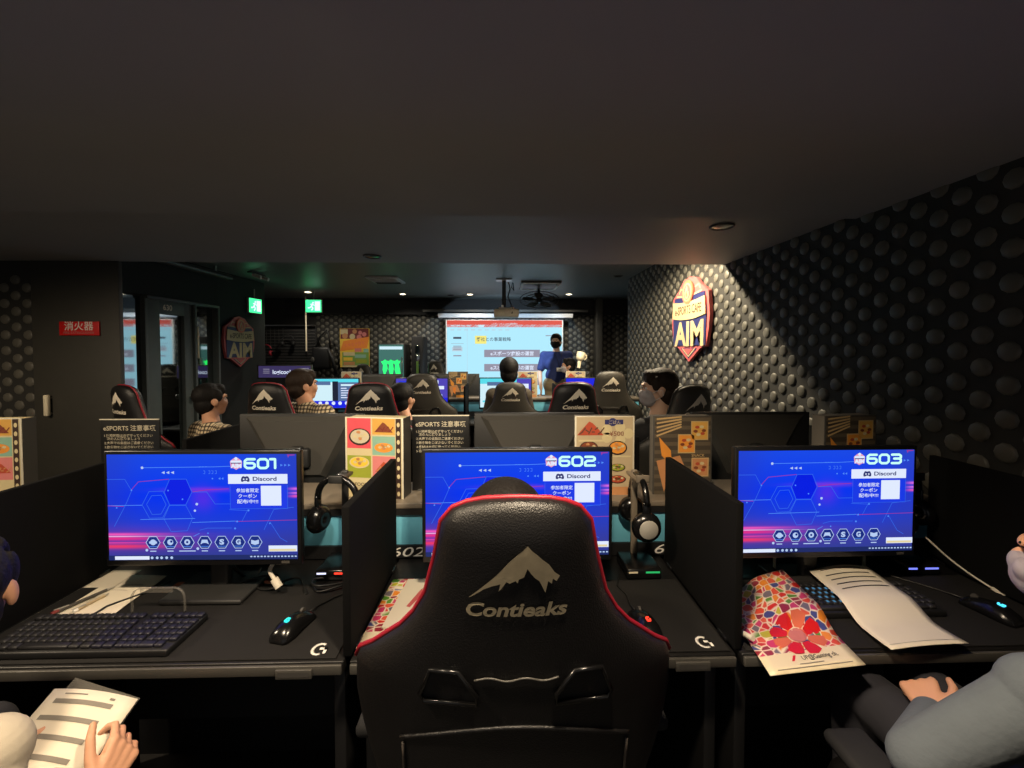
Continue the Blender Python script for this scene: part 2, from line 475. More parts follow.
# left: the dotted partition with a rounded top corner, then a plain dark door beside it
b = MB(); b.box((-4.88, 3.11, 1.05), (3.136, .08, 2.1), M['wall_ground'])
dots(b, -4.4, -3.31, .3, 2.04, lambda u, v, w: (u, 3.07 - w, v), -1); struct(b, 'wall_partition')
b = MB()
b.box((-3.01, 3.077, 1.05), (.605, .034, 2.1), M['wall_plain'], bev=.004)
dr = struct(b, 'door_2')
b = MB(); b.box((-3.195, 3.03, 1.08), (.028, .03, .15), M['cream'], bev=.008); b.cyl((-3.195, 3.03, 1.13), (-3.195, 3.06, 1.13), .008, M['metal']); b.cyl((-3.195, 3.03, 1.02), (-3.195, 3.06, 1.02), .008, M['metal'])
o = b.obj('door_handle', dr); o['label'] = 'pale vertical pull handle'
b = MB(); b.box((-4.6, .6, 1.05), (.12, 5.3, 2.1), M['wall_plain']); struct(b, 'wall_side')
# left wall behind it, with the glass door
LX = -3.32
b = MB()
b.box((LX - .01, 3.44, 1.25), (.12, .36, 2.5), M['wall_plain']); b.box((LX - .01, 5.42, 1.25), (.12, 1.0, 2.5), M['black_matte'])
b.box((LX - .01, 4.27, 2.24), (.12, 1.32, .52), M['black_matte']); b.box((LX - .01, 4.27, .05), (.12, 1.32, .1), M['black_matte'])
struct(b, 'wall_left')
b = MB(); b.box((-6.2, 6.8, 1.25), (.12, 1.8, 2.5), M['wall_plain']); struct(b, 'wall_corridor')
b = MB(); b.box((LX + .01, 3.79, 1.03), (.02, .33, 1.86), M['glass'])
for y in (3.625, 3.955): b.box((LX + .03, y, 1.03), (.07, .03, 1.86), M['door_grey'], bev=.004)
struct(b, 'window_1')
b = MB()
for y0, y1 in ((3.975, 4.12), (4.43, 4.54)): b.box((LX + .03, (y0 + y1) / 2, 1.025), (.05, y1 - y0, 1.85), M['door_grey'], bev=.004)
for z0, z1 in ((.1, .3), (1.82, 1.95)): b.box((LX + .03, 4.275, (z0 + z1) / 2), (.05, .32, z1 - z0), M['door_grey'], bev=.004)
door = struct(b, 'door_1')
b = MB(); b.box((LX + .01, 4.275, 1.06), (.016, .32, 1.53), M['glass']); b.obj('pane', door)
b = MB(); b.cyl((LX + .055, 4.49, .98), (LX + .1, 4.49, .98), .012, M['metal']); b.ell((LX + .11, 4.49, .98), (.022, .026, .026), M['metal']); b.obj('door_handle', door)['label'] = 'round silver knob'
b = MB(); b.text('630', .07, M['cream'], face_left_wall(LX + .057, 4.215, 1.885), width=.11, bold=.01); b.obj('room_number', door)['label'] = 'small pale digits'
b = MB()
for y in (4.555, 4.92): b.box((LX + .04, y, 1.02), (.09, .03, 1.87), M['door_grey'], bev=.004)
b.box((LX + .04, 4.44, 1.96), (.09, .99, .03), M['door_grey'], bev=.004); b.obj('door_frame', door)
b = MB(); b.box((LX + .01, 4.74, 1.02), (.016, .34, 1.83), M['glass'])
b.obj('side_pane', door)
b = MB(); b.box((LX + .05, 4.62, 1.55), (.03, .018, .34), M['cream'], bev=.006); b.obj('pull_bar', door)['label'] = 'pale vertical pull bar'

# ------------------------------------------------------------------ signs on the walls
t = thing('wall_plate', 'red plate with white letters on the dark plain door at left', 'sign', (-2.974, 3.06, 1.622))
b = MB(); b.box((0, -.008, 0), (.275, .012, .098), M['red_sign'], bev=.003); b.obj('plate', t)
b = MB(); b.text('消火器', .04, M['white'], face_front(0, -.0155, .018), width=.2, bold=.01); b.text('FIRE EXTINGUISHER', .02, M['salmon'], face_front(0, -.0155, -.03), width=.21, bold=.01); b.obj('lettering', t)

def aim_sign(name, label, MX, k=1.0):
    t = thing(name, label, 'sign', tuple(MX.translation))
    R = MX.copy(); R.translation = (0, 0, 0); R = R @ Matrix.Diagonal((k, k, .6, 1))
    b = MB()
    out = [(-.20, .27), (-.12, .335), (0, .36), (.12, .335), (.20, .27), (.33, .20), (.355, .02), (.345, -.08), (.30, -.235), (.21, -.245), (0, -.365), (-.21, -.245), (-.30, -.235), (-.345, -.08), (-.355, .02), (-.33, .20)]
    b.prism(out, .045, M['rose'], R, .005)
    navy = [(-.28, .20), (.28, .20), (.315, .06), (.30, -.225), (-.30, -.225), (-.315, .06)]
    b.prism(navy, .012, M['navy'], R, .05)
    b.obj('backboard', t)
    b = MB()
    b.prism([(-.30, .165), (-.15, .15), (0, .145), (.15, .15), (.30, .165), (.315, .02), (.15, .0), (0, -.005), (-.15, .0), (-.315, .02)], .014, M['sign_cream'], R, .062)
    b.text('e-SPORTS CAFE', .08, M['sign_brown'], R @ Matrix.Translation((0, .08, 0)), .0775, width=.5, height=.075, bold=.012)
    o = b.obj('name_banner', t); o['label'] = 'cream banner reading e-SPORTS CAFE'
    b = MB(); b.text('AIM', .3, M['sign_cream'], R @ Matrix.Translation((0, -.125, 0)), .066, width=.55, height=.215, bold=.035)
    b.obj('letters', t)['label'] = 'tall cream letters AIM'
    b = MB(); b.prism([(-.15, -.25), (.15, -.25), (0, -.335)], .006, M['navy'], R, .05); b.prism([(-.09, -.255), (.09, -.255), (0, -.305)], .006, M['rose'], R, .056)
    b.line([(-.12, -.25), (0, -.32), (.12, -.25)], .012, M['sign_cream'], R, .0575)
    b.obj('chevron', t)
    b = MB(); n = 22
    b.prism([(.102 * math.cos(2 * PI * i / n), .228 + .102 * math.sin(2 * PI * i / n)) for i in range(n)], .02, M['coral'], R, .062)
    b.prism([(.078 * math.cos(2 * PI * i / n), .228 + .078 * math.sin(2 * PI * i / n)) for i in range(n)], .004, M['sign_cream'], R, .082)
    b.prism([(.066 * math.cos(2 * PI * i / n), .228 + .066 * math.sin(2 * PI * i / n)) for i in range(n)], .004, M['rose'], R, .084)
    fl = [(0, .285), (-.022, .255), (-.036, .225), (-.03, .19), (-.006, .17), (.02, .175), (.036, .20), (.03, .235), (.014, .225), (.012, .26)]
    b.prism(fl, .004, M['sign_cream'], R, .088); b.prism([(x * .5, .2 + (z - .2) * .5) for x, z in fl], .003, M['coral'], R, .092)
    b.obj('flame_emblem', t)
    for s in (-1, 1):
        b = MB(); b.line([(s * .1, .26), (s * .17, .275), (s * .2, .235)], .012, M['sign_cream'], R, .052); b.line([(s * .1, .20), (s * .24, .215)], .014, M['sign_cream'], R, .064); b.obj('ribbon', t)
    return t
aim_sign('cafe_logo_sign', 'shield shaped e-SPORTS CAFE AIM sign lit on the dotted right wall', face_right_wall(1.638, 3.56, 1.735))
aim_sign('cafe_logo_sign', 'shield shaped e-SPORTS CAFE AIM sign beside the glass door', face_left_wall(-3.265, 5.30, 1.575), .86)

def exit_sign(label, loc, Mx, w=.25, h=.2):
    t = thing('exit_sign', label, 'sign', loc, group=None)
    b = MB(); b.box((0, .012, 0), (w, .03, h), M['white'], bev=.004, M=Mx); b.cyl((0, .012, h / 2), (0, .012, h / 2 + .12), .008, M['metal'], M=Mx); b.obj('housing', t)
    F = Mx @ face_front(0, -.004, 0)
    b = MB(); b.rect(-w / 2 + .008, -h / 2 + .008, w / 2 - .008, h / 2 - .008, M['em_exit'], F); lp = b.obj('lit_panel', t); lp['label'] = 'glowing green panel'
    b = MB()
    b.rect(.02, -.07, .10, .07, M['em_exitw'], F, .001)       # doorway
    b.disc(-.005, .05, .014, M['em_exitw'], F, .0015)
    b.line([(-.01, .035), (-.03, -.005), (-.005, -.035), (-.03, -.065)], .02, M['em_exitw'], F, .0015)
    b.line([(-.03, -.005), (-.06, -.03), (-.085, -.025)], .018, M['em_exitw'], F, .0015)
    b.line([(-.05, .025), (-.01, .03), (.015, .005)], .013, M['em_exitw'], F, .0015)
    b.obj('running_figure', t)['label'] = 'white running figure in a doorway'
    return t
exit_sign('green exit sign hanging above the poster wall', (-2.855, 6.5, 2.14), Matrix())
exit_sign('green exit sign on the wall above the small AIM sign', (-3.23, 5.63, 2.05), Matrix.Rotation(PI / 2 * .93, 4, 'Z'))

t = thing('wall_poster', 'orange and green food poster on the far dotted wall', 'poster', (-2.61, 7.56, 1.51))
b = MB(); F = face_front(0, .012, 0)
b.box((0, .018, 0), (.52, .008, .69), M['yellow']); b.obj('sheet', t)
b = MB(); F = face_front(0, .0125, 0)
b.rect(-.25, .16, .25, .34, M['maroon'], F, .0); b.rect(-.25, .24, -.12, .33, M['cream2'], F, .001)
for x, z, r in ((.0, .29, .04), (.1, .27, .035), (-.17, .21, .05), (-.04, .2, .05), (.17, .24, .04), (.08, .19, .045)): b.disc(x, z, r, M[random.choice(['salmon', 'tan', 'cream2'])], F, .0012)
b.poly([(-.26, -.06), (.22, .0), (.26, .2), (-.2, .12)], M['orange'], F, .0015)
b.text('スタミナ祭り', .1, M['coral'], F @ Matrix.Rotation(.13, 4, 'Z') @ Matrix.Translation((0, .065, 0)), .0025, width=.36, bold=.02)
b.rect(-.22, -.32, .25, -.08, M['green'], F, .0005)
for x, z, w_, k in ((-.1, -.11, .2, 'cream2'), (-.12, -.2, .16, 'yellow'), (.1, -.15, .2, 'mint'), (.12, -.24, .2, 'lime'), (-.1, -.28, .2, 'tan'), (.06, -.04, .12, 'salmon'), (.2, -.05, .09, 'mint')): b.rect(x - w_ / 2, z - .03, x + w_ / 2, z + .03, M[k], F, .002)
b.rect(-.22, -.345, .25, -.315, M['cream2'], F, .002)
b.obj('print', t)

t = thing('drinks_fridge', 'small drinks fridge with glowing green claw mark on its door', 'fridge', (-1.84, 7.3, 0))
b = MB(); b.box((0, .02, .8), (.44, .44, 1.56), M['mon_dark'], bev=.02); b.obj('body', t)
b = MB(); b.box((0, -.21, 1.2), (.41, .02, .72), M['em_fridge'], bev=.008); b.rect(-.19, .28, .19, .33, M['em_pale'], face_front(0, -.2215, 1.2)); d = b.obj('door', t); d['label'] = 'backlit greenish glass door'
b = MB(); b.rect(-.19, -.33, .19, -.30, M['mon_grey'], face_front(0, -.222, 1.2)); b.obj('door_rail', d)
b = MB(); F = face_front(.0, -.224, 1.16)
for k, x in enumerate((-.10, 0.0, .10)):
    q = (-.03, 0, .03)[k]; b.poly([(x - .065, .115), (x - .03, .125), (x, .15), (x + .03, .125), (x + .055, .13), (x + .03, .07), (x + .04, .0), (x + .028 + q, -.10), (x + .03 + q, -.17), (x + .006 + q, -.27 - .04 * (k == 1)), (x - .006, -.15), (x - .02, -.20), (x - .024, -.06), (x - .04, -.02), (x - .03, .06)], M['em_monster'], F)
b.obj('claw_mark', t)['label'] = 'three glowing green claw strokes'
b = MB(); b.box((.185, -.235, 1.15), (.02, .03, .4), M['metal'], bev=.005); b.obj('handle', t)

t = thing('locker', 'narrow black cabinet with a glass slot beside the drinks fridge', 'cabinet', (-1.42, 7.38, 0))
b = MB(); b.box((0, 0, .85), (.2, .4, 1.7), M['black_matte'], bev=.01); b.obj('body', t)
b = MB(); b.box((0, -.2, 1.3), (.07, .012, .5), M['glass'], bev=.003); b.rect(-.02, -.24, .02, -.02, M['green'], face_front(0, -.2075, 1.3)); b.obj('glass_slot', t)

# ------------------------------------------------------------------ ceiling fittings
def downlight(x, y, z, label, lit=True):
    t = thing('downlight', label, 'lamp', (x, y, z))
    b = MB(); b.lathe([(.06, 0), (.06, -.006), (.052, -.009), (.046, -.004), (.046, .0)], M['white'] if lit else M['mon_grey']); b.obj('ring', t)
    b = MB(); b.lathe([(.046, -.004), (.03, -.007), (.0, -.008)], M['em_lamp'] if lit else M['black_gloss']); b.obj('lens', t)
downlight(-1.608, 6.95, 2.388, 'bright round ceiling downlight above the drinks fridge')
downlight(-.51, 6.95, 2.388, 'bright round ceiling downlight left of the projector')
downlight(1.117, 6.90, 2.388, 'bright round ceiling downlight right of the fan')
downlight(-3.05, 6.75, 2.388, 'bright round ceiling downlight between the two exit signs')
downlight(1.0, 3.36, 2.388, 'warm round ceiling downlight close to the dotted right wall', True)
downlight(1.12, 2.12, 2.098, 'unlit round downlight on the soffit near the right wall', False)
downlight(-.86, 2.85, 2.098, 'unlit round downlight on the soffit left of centre', False)
downlight(1.45, 5.2, 2.388, 'unlit round downlight by the far end of the right wall', False)
downlight(-.84, 7.08, 2.388, 'dim round downlight left of the two bright ones over the screen', False)
t = thing('ceiling_vent', 'flat ceiling air vent glowing green near the exit sign', 'vent', (-1.49, 5.52, 2.388))
b = MB(); b.box((0, 0, -.012), (.40, .46, .024), M['screen_case'], bev=.008); b.obj('frame', t)
b = MB()
for k in range(6): b.box((0, -.16 + k * .064, -.026), (.32, .05, .006), M['screen_case'] if k < 4 else M['mon_dark'], rot=(.4, 0, 0))
b.obj('louvre', t)
t = thing('ceiling_air_unit', 'square ceiling air unit with bright edges above the fan', 'air unit', (.54, 5.93, 2.388))
b = MB(); b.box((0, 0, -.012), (.54, .66, .024), M['mon_grey'], bev=.006); b.obj('panel', t)
b = MB()
for x, y, w, h in ((0, .30, .48, .035), (0, -.30, .48, .035), (.245, 0, .03, .56), (-.245, 0, .03, .56)): b.box((x, y, -.027), (w, h, .008), M['white'], bev=.002)
b.obj('slot_edge', t)
t = thing('ceiling_fan', 'black desk fan with wide blades hung under the ceiling', 'fan', (.55, 6.1, 2.19))
b = MB()
n = 30
for k in range(3):
    r = .28 - .07 * k
    b.tube([(r * math.cos(2 * PI * i / n), -.09 + .02 * k, .42 * r / 1 * math.sin(2 * PI * i / n) * 1.0) for i in range(n)], .005, M['black'], closed=True)
b.obj('guard', t)
for k in range(5):
    b = MB(); a = 2 * PI * k / 5 + .4
    pts = [(.04, -.02), (.15, -.085), (.245, -.06), (.25, .05), (.14, .06), (.04, .025)]
    b.prism(pts, .006, M['metal'] if k in (3,) else M['mon_grey'], Matrix.Scale(.45, 4, (0, 0, 1)) @ Matrix.Rotation(PI / 2, 4, 'X') @ Matrix.Rotation(a, 4, 'Z') @ Matrix.Rotation(.35, 4, 'X'))
    b.obj('blade', t)
b = MB(); b.ell((0, 0, 0), (.05, .08, .04), M['black']); b.cyl((0, .04, 0), (0, .04, .195), .02, M['black']); b.obj('motor', t)
t = thing('ceiling_projector', 'beige projector on a black pole in front of the screen', 'projector', (.07, 5.5, 1.965))
b = MB(); b.box((0, 0, -.02), (.32, .26, .10), M['projector'], bev=.015); b.box((0, 0, .04), (.2, .18, .025), M['projector'], bev=.008); b.obj('body', t)
b = MB(); b.cyl((.06, .13, -.02), (.06, .16, -.02), .035, M['black_gloss']); b.obj('lens', t)
b = MB(); b.box((-.03, 0, .235), (.05, .05, .39), M['black'], bev=.004); b.box((-.03, 0, .415), (.2, .16, .016), M['metal']); b.box((-.05, 0, .06), (.03, .14, .05), M['metal']); b.obj('ceiling_mount', t)
b = MB(); b.tube([(.03, .02, .39), (.05, .0, .3), (.02, .0, .2), (.06, -.02, .1), (.08, -.10, .03), (.07, -.14, -.03)], .007, M['cable'])
b.tube([(.08, .02, .39), (.07, .02, .32), (.1, .02, .28), (.09, .02, .38)], .006, M['cable']); b.obj('cable', t)
t = thing('projection_screen', 'wide white projection screen showing a slide with a red bar', 'screen', (.065, 7.4, 0))
b = MB(); b.box((0, 0, 1.34), (2.06, .02, 1.32), M['white']); b.obj('sheet', t)
b = MB(); b.box((.02, .0, 2.07), (2.36, .09, .075), M['screen_case'], bev=.01); b.box((.02, .02, 2.16), (2.9, .05, .04), M['mon_grey']); b.obj('case', t)['label'] = 'long grey roller case'
F = face_front(0, -.0125, 0)
b = MB(); b.rect(-1.01, .68, 1.01, 1.915, M['em_slide'], F); b.rect(-1.01, 1.87, 1.01, 1.99, M['em_red'], F)
slide = b.obj('slide', t); slide['label'] = 'pale blue projected slide with red top bar'
b = MB(); F2 = face_front(0, -.0145, 0)
b.text('eスポーツカフェAIM 講義資料', .04, M['em_pale'], F2 @ Matrix.Translation((.0, 1.93, 0)), width=.45)
for x in (-.94, -.84, -.76, -.66, -.5): b.rect(x, 1.888, x + .06, 1.9, M['em_pale'], F2)
b.rect(-.46, 1.875, -.36, 1.91, M['em_pale'], F2)
b.rect(-.9, 1.665, -.76, 1.70, M['em_text'], F2); b.rect(-.92, 1.45, -.74, 1.52, M['em_thumb'], F2); b.rect(-.9, 1.36, -.76, 1.38, M['em_grey'], F2); b.rect(-.94, 1.58, -.72, 1.585, M['em_grey'], F2)
for z in (1.53, 1.5, 1.47): b.rect(-.9, z, -.76, z + .014, M['em_grey'], F2, .001)
b.rect(-.66, .68, -.655, 1.86, M['em_thumb'], F2)
for k in range(9): b.rect(-.95 + k * .12, 1.815, -.88 + k * .12, 1.83, M['em_thumb'], F2)
b.rect(-.52, 1.58, -.32, 1.72, M['em_slide_y'], F2)
b.text('弊社と', .1, M['em_slide_y'], F2 @ Matrix.Translation((-.42, 1.66, .002)), width=.18); 
b.text('弊社との事業戦略', .1, M['em_text'], F2 @ Matrix.Translation((-.19, 1.66, .003)), width=.60, bold=.01)
b.rect(.72, 1.715, .84, 1.73, M['em_grey'], F2)
for z, s in ((1.41, 'eスポーツ施設の運営'), (1.16, 'eスポーツ業界の運営')):
    b.rect(-.36, z - .065, .62, z + .065, M['em_grey'], F2); b.text(s, .1, M['em_white'], F2 @ Matrix.Translation((.13, z, .002)), width=.76, bold=.02)
b.rect(-.36, .85, .62, .98, M['em_grey'], F2)
b.obj('slide_writing', slide)
t = thing('ceiling_pipe', 'long grey pipe under the ceiling above the glass door', 'pipe', (-3.0, 4.4, 2.3))
b = MB(); b.cyl((-.12, -.75, 0), (-.12, .55, 0), .035, M['mon_grey']); b.obj('tube', t)
b = MB()
for y in (-.5, .3): b.box((-.12, y, .06), (.02, .03, .09), M['metal'])
b.obj('bracket', t)
t = thing('track_light', 'small pale twin spotlight under the ceiling by the exit sign', 'lamp', (-2.9, 5.1, 2.38))
b = MB(); b.box((0, 0, -.01), (.05, .3, .02), M['mon_grey']); b.obj('rail', t)
for y in (-.08, .08):
    b = MB(); b.cyl((0, y, -.03), (.09, y, -.06), .022, M['white']); b.cyl((0, y, -.01), (0, y, -.03), .006, M['metal']); b.obj('spot', t)

# ------------------------------------------------------------------ the shop corner at the far left
t = thing('display_rack', 'dark wire rack wall behind the logicool topper', 'rack', (-3.68, 7.32, 0))
b = MB()
for k in range(7): b.cyl((-.48 + k * .07, 0, 1.52), (-.48 + k * .07, 0, 1.87), .003, M['mon_grey'], seg=6)
for k in range(14): b.cyl((-.5, 0, 1.2 + k * .05), (.48, 0, 1.2 + k * .05), .004, M['mon_grey'], seg=6)
b.obj('wire_grid', t)
b = MB(); b.box((0, .03, .95), (1.0, .03, 1.86), M['black_matte']); b.box((0, -.02, 1.89), (.98, .04, .02), M['metal']); b.obj('back_panel', t)
b = MB(); b.cyl((.36, -.06, 1.45), (.36, -.06, 2.38), .012, M['cream']); b.obj('post', t)['label'] = 'thin pale upright'
b = MB(); b.box((0, -.1, .55), (1.0, .24, 1.1), M['mon_dark'], bev=.01); b.obj('cabinet', t)

def headset(name, label, loc, rz, shell, w=.085, disc=None, group=None, scale=1.0, rot=None):
    """arch of padding with two cups, hung from its top"""
    t = thing(name, label, 'headset', loc, rz, group, rot)
    b = MB(); n = 16
    b.tube([(w * math.cos(PI * i / n), 0, -.075 + .075 * math.sin(PI * i / n)) for i in range(n + 1)], .011, shell)
    b.obj('headband', t)
    for s in (-1, 1):
        b = MB(); b.box((s * w, 0, -.095), (.012, .026, .06), M['black_gloss'], bev=.004); b.obj('yoke', t)
        b = MB(); MX = Matrix.Translation((s * w, 0, -.145)) @ Matrix.Rotation(s * PI / 2, 4, 'Y')
        b.lathe([(0, .024), (.028, .022), (.044, .012), (.048, 0), (.044, -.014), (.034, -.026), (.02, -.03), (0, -.02)], shell, M=MX); c = b.obj('ear_cup', t)
        b = MB()
        b.lathe([(0, .0265), (.026, .0255), (.03, .023)], disc or M['black_gloss'], M=MX); b.obj('cap_disc', c)
    return t
headset('display_headset', 'red headset hanging on the wire rack', (-3.98, 7.22, 1.56), 0, M['piping_red'])
headset('display_headset', 'black headset hanging high on the wire rack', (-3.62, 7.24, 1.72), .3, M['black'])
t = thing('shoulder_bag', 'black bag hanging by its strap beside the wire rack', 'bag', (-3.1, 7.36, 1.2))
b = MB(); b.box((0, 0, .13), (.32, .12, .4), M['black'], bev=.05); b.obj('bag_body', t)
b = MB(); b.tube([(-.1, -.02, .3), (-.02, -.03, .5), (.1, -.02, .62), (.13, -.02, .5), (.16, -.02, .28)], .016, M['black'])
b.tube([(.12, -.03, .3), (.2, -.04, .1), (.26, -.04, -.15)], .03, M['black']); b.obj('strap', t)
b = MB(); b.ell((-.13, -.07, .1), (.03, .02, .05), M['mon_grey']); b.obj('buckle', t)
t = thing('display_topper', 'lit purple topper sign reading logicool G over a screen', 'sign', (-2.79, 5.5, 1.19))
b = MB(); b.box((0, 0, 0), (.70, .03, .18), M['mon_grey'], bev=.006); b.box((0, 0, -.35), (.06, .03, .6), M['mon_dark']); b.box((0, .0, -.66), (.4, .3, .04), M['mon_dark']); b.obj('board', t)
b = MB(); F = face_front(0, -.0165, 0); b.rect(-.33, -.075, .33, .075, M['em_banner'], F)
b.text('logicool G', .06, M['em_white'], F @ Matrix.Translation((.0, -.01, .001)), width=.30, bold=.02)
for k in range(3): b.rect(-.27, -.02 + k * .025, -.19, -.013 + k * .025, M['em_grey'], F, .001); b.rect(.2, .0 + k * .02, .31, .006 + k * .02, M['em_pale'] if k == 1 else M['em_grey'], F, .001)
b.obj('lit_face', t)
t = thing('display_table', 'black display table under the lit topper sign', 'table', (-2.79, 5.5, 0))
b = MB(); b.box((0, 0, .48), (.8, .5, .03), M['black'], bev=.005); b.obj('top', t)
for sx in (-.36, .36):
    b = MB(); b.box((sx, 0, .235), (.04, .44, .465), M['black']); b.obj('leg', t)
# ------------------------------------------------------------------ desks, partitions, dividers
XC = {601: -.853, 602: .107, 603: 1.067}
PITCH = .957
def make_desk(label, x, y):
    t = thing('gaming_desk', label, 'desk', (x, y, 0), 0, 'gaming desks in the rows')
    b = MB(); b.box((0, .25, .705), (.945, .5, .03), M['desk'], bev=.003); b.obj('desktop', t)
    b = MB(); b.box((0, -.004, .704), (.94, .008, .024), M['desk_edge'], bev=.002); b.obj('edge_strip', t)['label'] = 'greyish front edge strip'
    b = MB(); b.box((.36, -.011, .700), (.085, .006, .022), M['mon_grey'], bev=.001); b.rect(-.036, -.006, .036, .006, M['print_dark'], face_front(.36, -.0145, .70)); b.obj('edge_plate', t)
    for s in (-1, 1):
        b = MB(); b.box((s * .44, .27, .345), (.03, .42, .69), M['black'], bev=.003); b.obj('side_leg', t)
    b = MB(); b.box((0, .44, .45), (.85, .02, .48), M['black_matte']); b.obj('modesty_panel', t)
    return t
desk = make_desk('black gaming desk under the 602 screen behind the big chair', XC[602], 1.0)
dup(desk, (XC[601], 1.0, 0), 0, 'black gaming desk under the 601 screen')
dup(desk, (XC[603], 1.0, 0), 0, 'black gaming desk under the 603 screen')
for x, l in ((XC[601], 'black desk back to back with the 601 desk, under a turned away monitor'), (XC[602], 'black desk back to back with the 602 desk, under a turned away monitor'), (XC[603], 'black desk back to back with the 603 desk, under a turned away monitor')):
    dup(desk, (x, 2.25, 0), PI, l)
for k, l in enumerate(('black far desk under the light cyan and grey split screen', 'black far desk under the purple screen', 'black far desk under the cyan screen', 'black far desk under the plain blue screen')):
    dup(desk, (-1.81 + PITCH * k, 4.3, 0), 0, l)

def partition(label, x0, x1, y, number=False):
    t = thing('desk_partition', label, 'partition', ((x0 + x1) / 2, y, 0)); w = x1 - x0
    b = MB(); b.box((0, .12, .45), (w, .21, .9), M['black']); b.obj('core', t)
    b = MB(); b.box((0, .01, .832), (w - .01, .012, .135), M['teal'], bev=.002); b.box((0, .23, .832), (w - .01, .012, .135), M['teal'], bev=.002); b.obj('teal_panel', t)['label'] = 'teal blue face panel'
    b = MB(); b.box((0, .12, .91), (w, .25, .02), M['shelf'], bev=.003); b.obj('shelf_board', t)['label'] = 'brownish shelf board on top'
    b = MB(); b.box((0, .002, .888), (w, .012, .022), M['black']); b.box((0, .004, .745), (w, .02, .045), M['black']); b.obj('rail', t)
    if number:
        b = MB()
        for n, x in ((601, -1.29), (602, -.335), (603, .62)):
            b.text(str(n), .05, M['white'], face_front(x - (x0 + x1) / 2, -.0075, .745), width=.12, height=.034, shear=.25, bold=.0)
        b.obj('seat_number', t)['label'] = 'white slanted seat numbers'
    return t
partition('long low partition with teal face and brown shelf behind the 601 to 603 screens', -2.35, 1.62, 1.505, True)
partition('far low partition with teal face behind the cyan and blue screens', -2.35, 1.6, 4.805)

def make_divider(label, x, y):
    t = thing('desk_divider', label, 'divider', (x, y, .722), 0, 'black dividers between the desks')
    b = MB(); b.box((0, .235, .186), (.02, .45, .37), M['divider'], bev=.003); b.obj('panel', t)
    b = MB()
    for y_ in (.06, .41): b.box((0, y_, .006), (.034, .04, .012), M['black_gloss'], bev=.002)
    b.obj('clamp', t)
    return t
dv = make_divider('black desk divider between the 601 and 602 screens', -.375, 1.0)
for x, y, rz, l in ((-1.332, 1.0, 0, 'black desk divider left of the 601 screen'), (.59, 1.0, 0, 'black desk divider between the 602 and 603 screens'), (1.548, 1.0, 0, 'black desk divider in the dark corner right of the 603 screen'),
                    (-1.332, 2.25, PI, 'black divider behind the left notice, on the back to back row'), (-.375, 2.25, PI, 'black divider behind the bright food menu'), (.59, 2.25, PI, 'black divider behind the two middle menus'), (1.548, 2.25, PI, 'black divider behind the menu over the 603 screen'),
                    (-1.332, 4.3, 0, 'far divider right of the light cyan and grey split screen'), (-.375, 4.3, 0, 'far divider between the purple and cyan screens'), (.59, 4.3, 0, 'far divider between the cyan and blue screens')):
    dup(dv, (x, y, .722), rz, l)

# ------------------------------------------------------------------ monitors
SW, SH, SZ = .552, .314, .282     # screen width, height, centre above the desk
def monitor_body(t, housing, lit=None):
    b = MB(); b.box((0, .012, SZ - .004), (SW + .022, .022, SH + .03), housing, bev=.004); b.obj('housing', t)
    b = MB()
    z0, z1 = SZ - SH * .42, SZ + SH * .5
    a = [(-.26, z1), (.26, z1), (.11, z0), (-.11, z0)]; c = [(-.22, z1 - .02), (.22, z1 - .02), (.09, z0 + .02), (-.09, z0 + .02)]
    vs = [(x, .022, z) for x, z in a] + [(x, .046, z) for x, z in c]
    b.add(vs, [[4, 5, 6, 7], [0, 1, 5, 4], [1, 2, 6, 5], [2, 3, 7, 6], [3, 0, 4, 7]], M['mon_grey'])
    b.obj('back_cover', t)['label'] = 'lighter tapered back cover'
    b = MB(); b.box((0, .075, .16), (.055, .03, .30), M['mon_dark'], bev=.008); b.box((0, .05, SZ - .03), (.1, .05, .09), M['mon_dark'], bev=.01); b.obj('stand_neck', t)
    b = MB(); b.box((0, .06, .008), (.24, .17, .014), M['mon_dark'], bev=.005); b.obj('stand_base', t)
    b = MB(); b.tube([(.0, .095, .20), (.03, .1, .13), (.01, .1, .06), (.05, .11, .012)], .006, M['cable']); b.box((0, .093, .21), (.05, .012, .02), M['metal'], bev=.003); b.obj('cable_clip', t)
def screen_plane(t, m, name='screen', y=-.0005):
    b = MB()
    b.grid(lambda u, v: ((u - .5) * SW, y, SZ + (v - .5) * SH), 2, 2, m, False, uv=True)
    return b.obj(name, t)
def hexa(cx, cy, r, asp=1.0): return [(cx + r * math.cos(PI / 3 * k), cy + r * asp * math.sin(PI / 3 * k)) for k in range(7)]
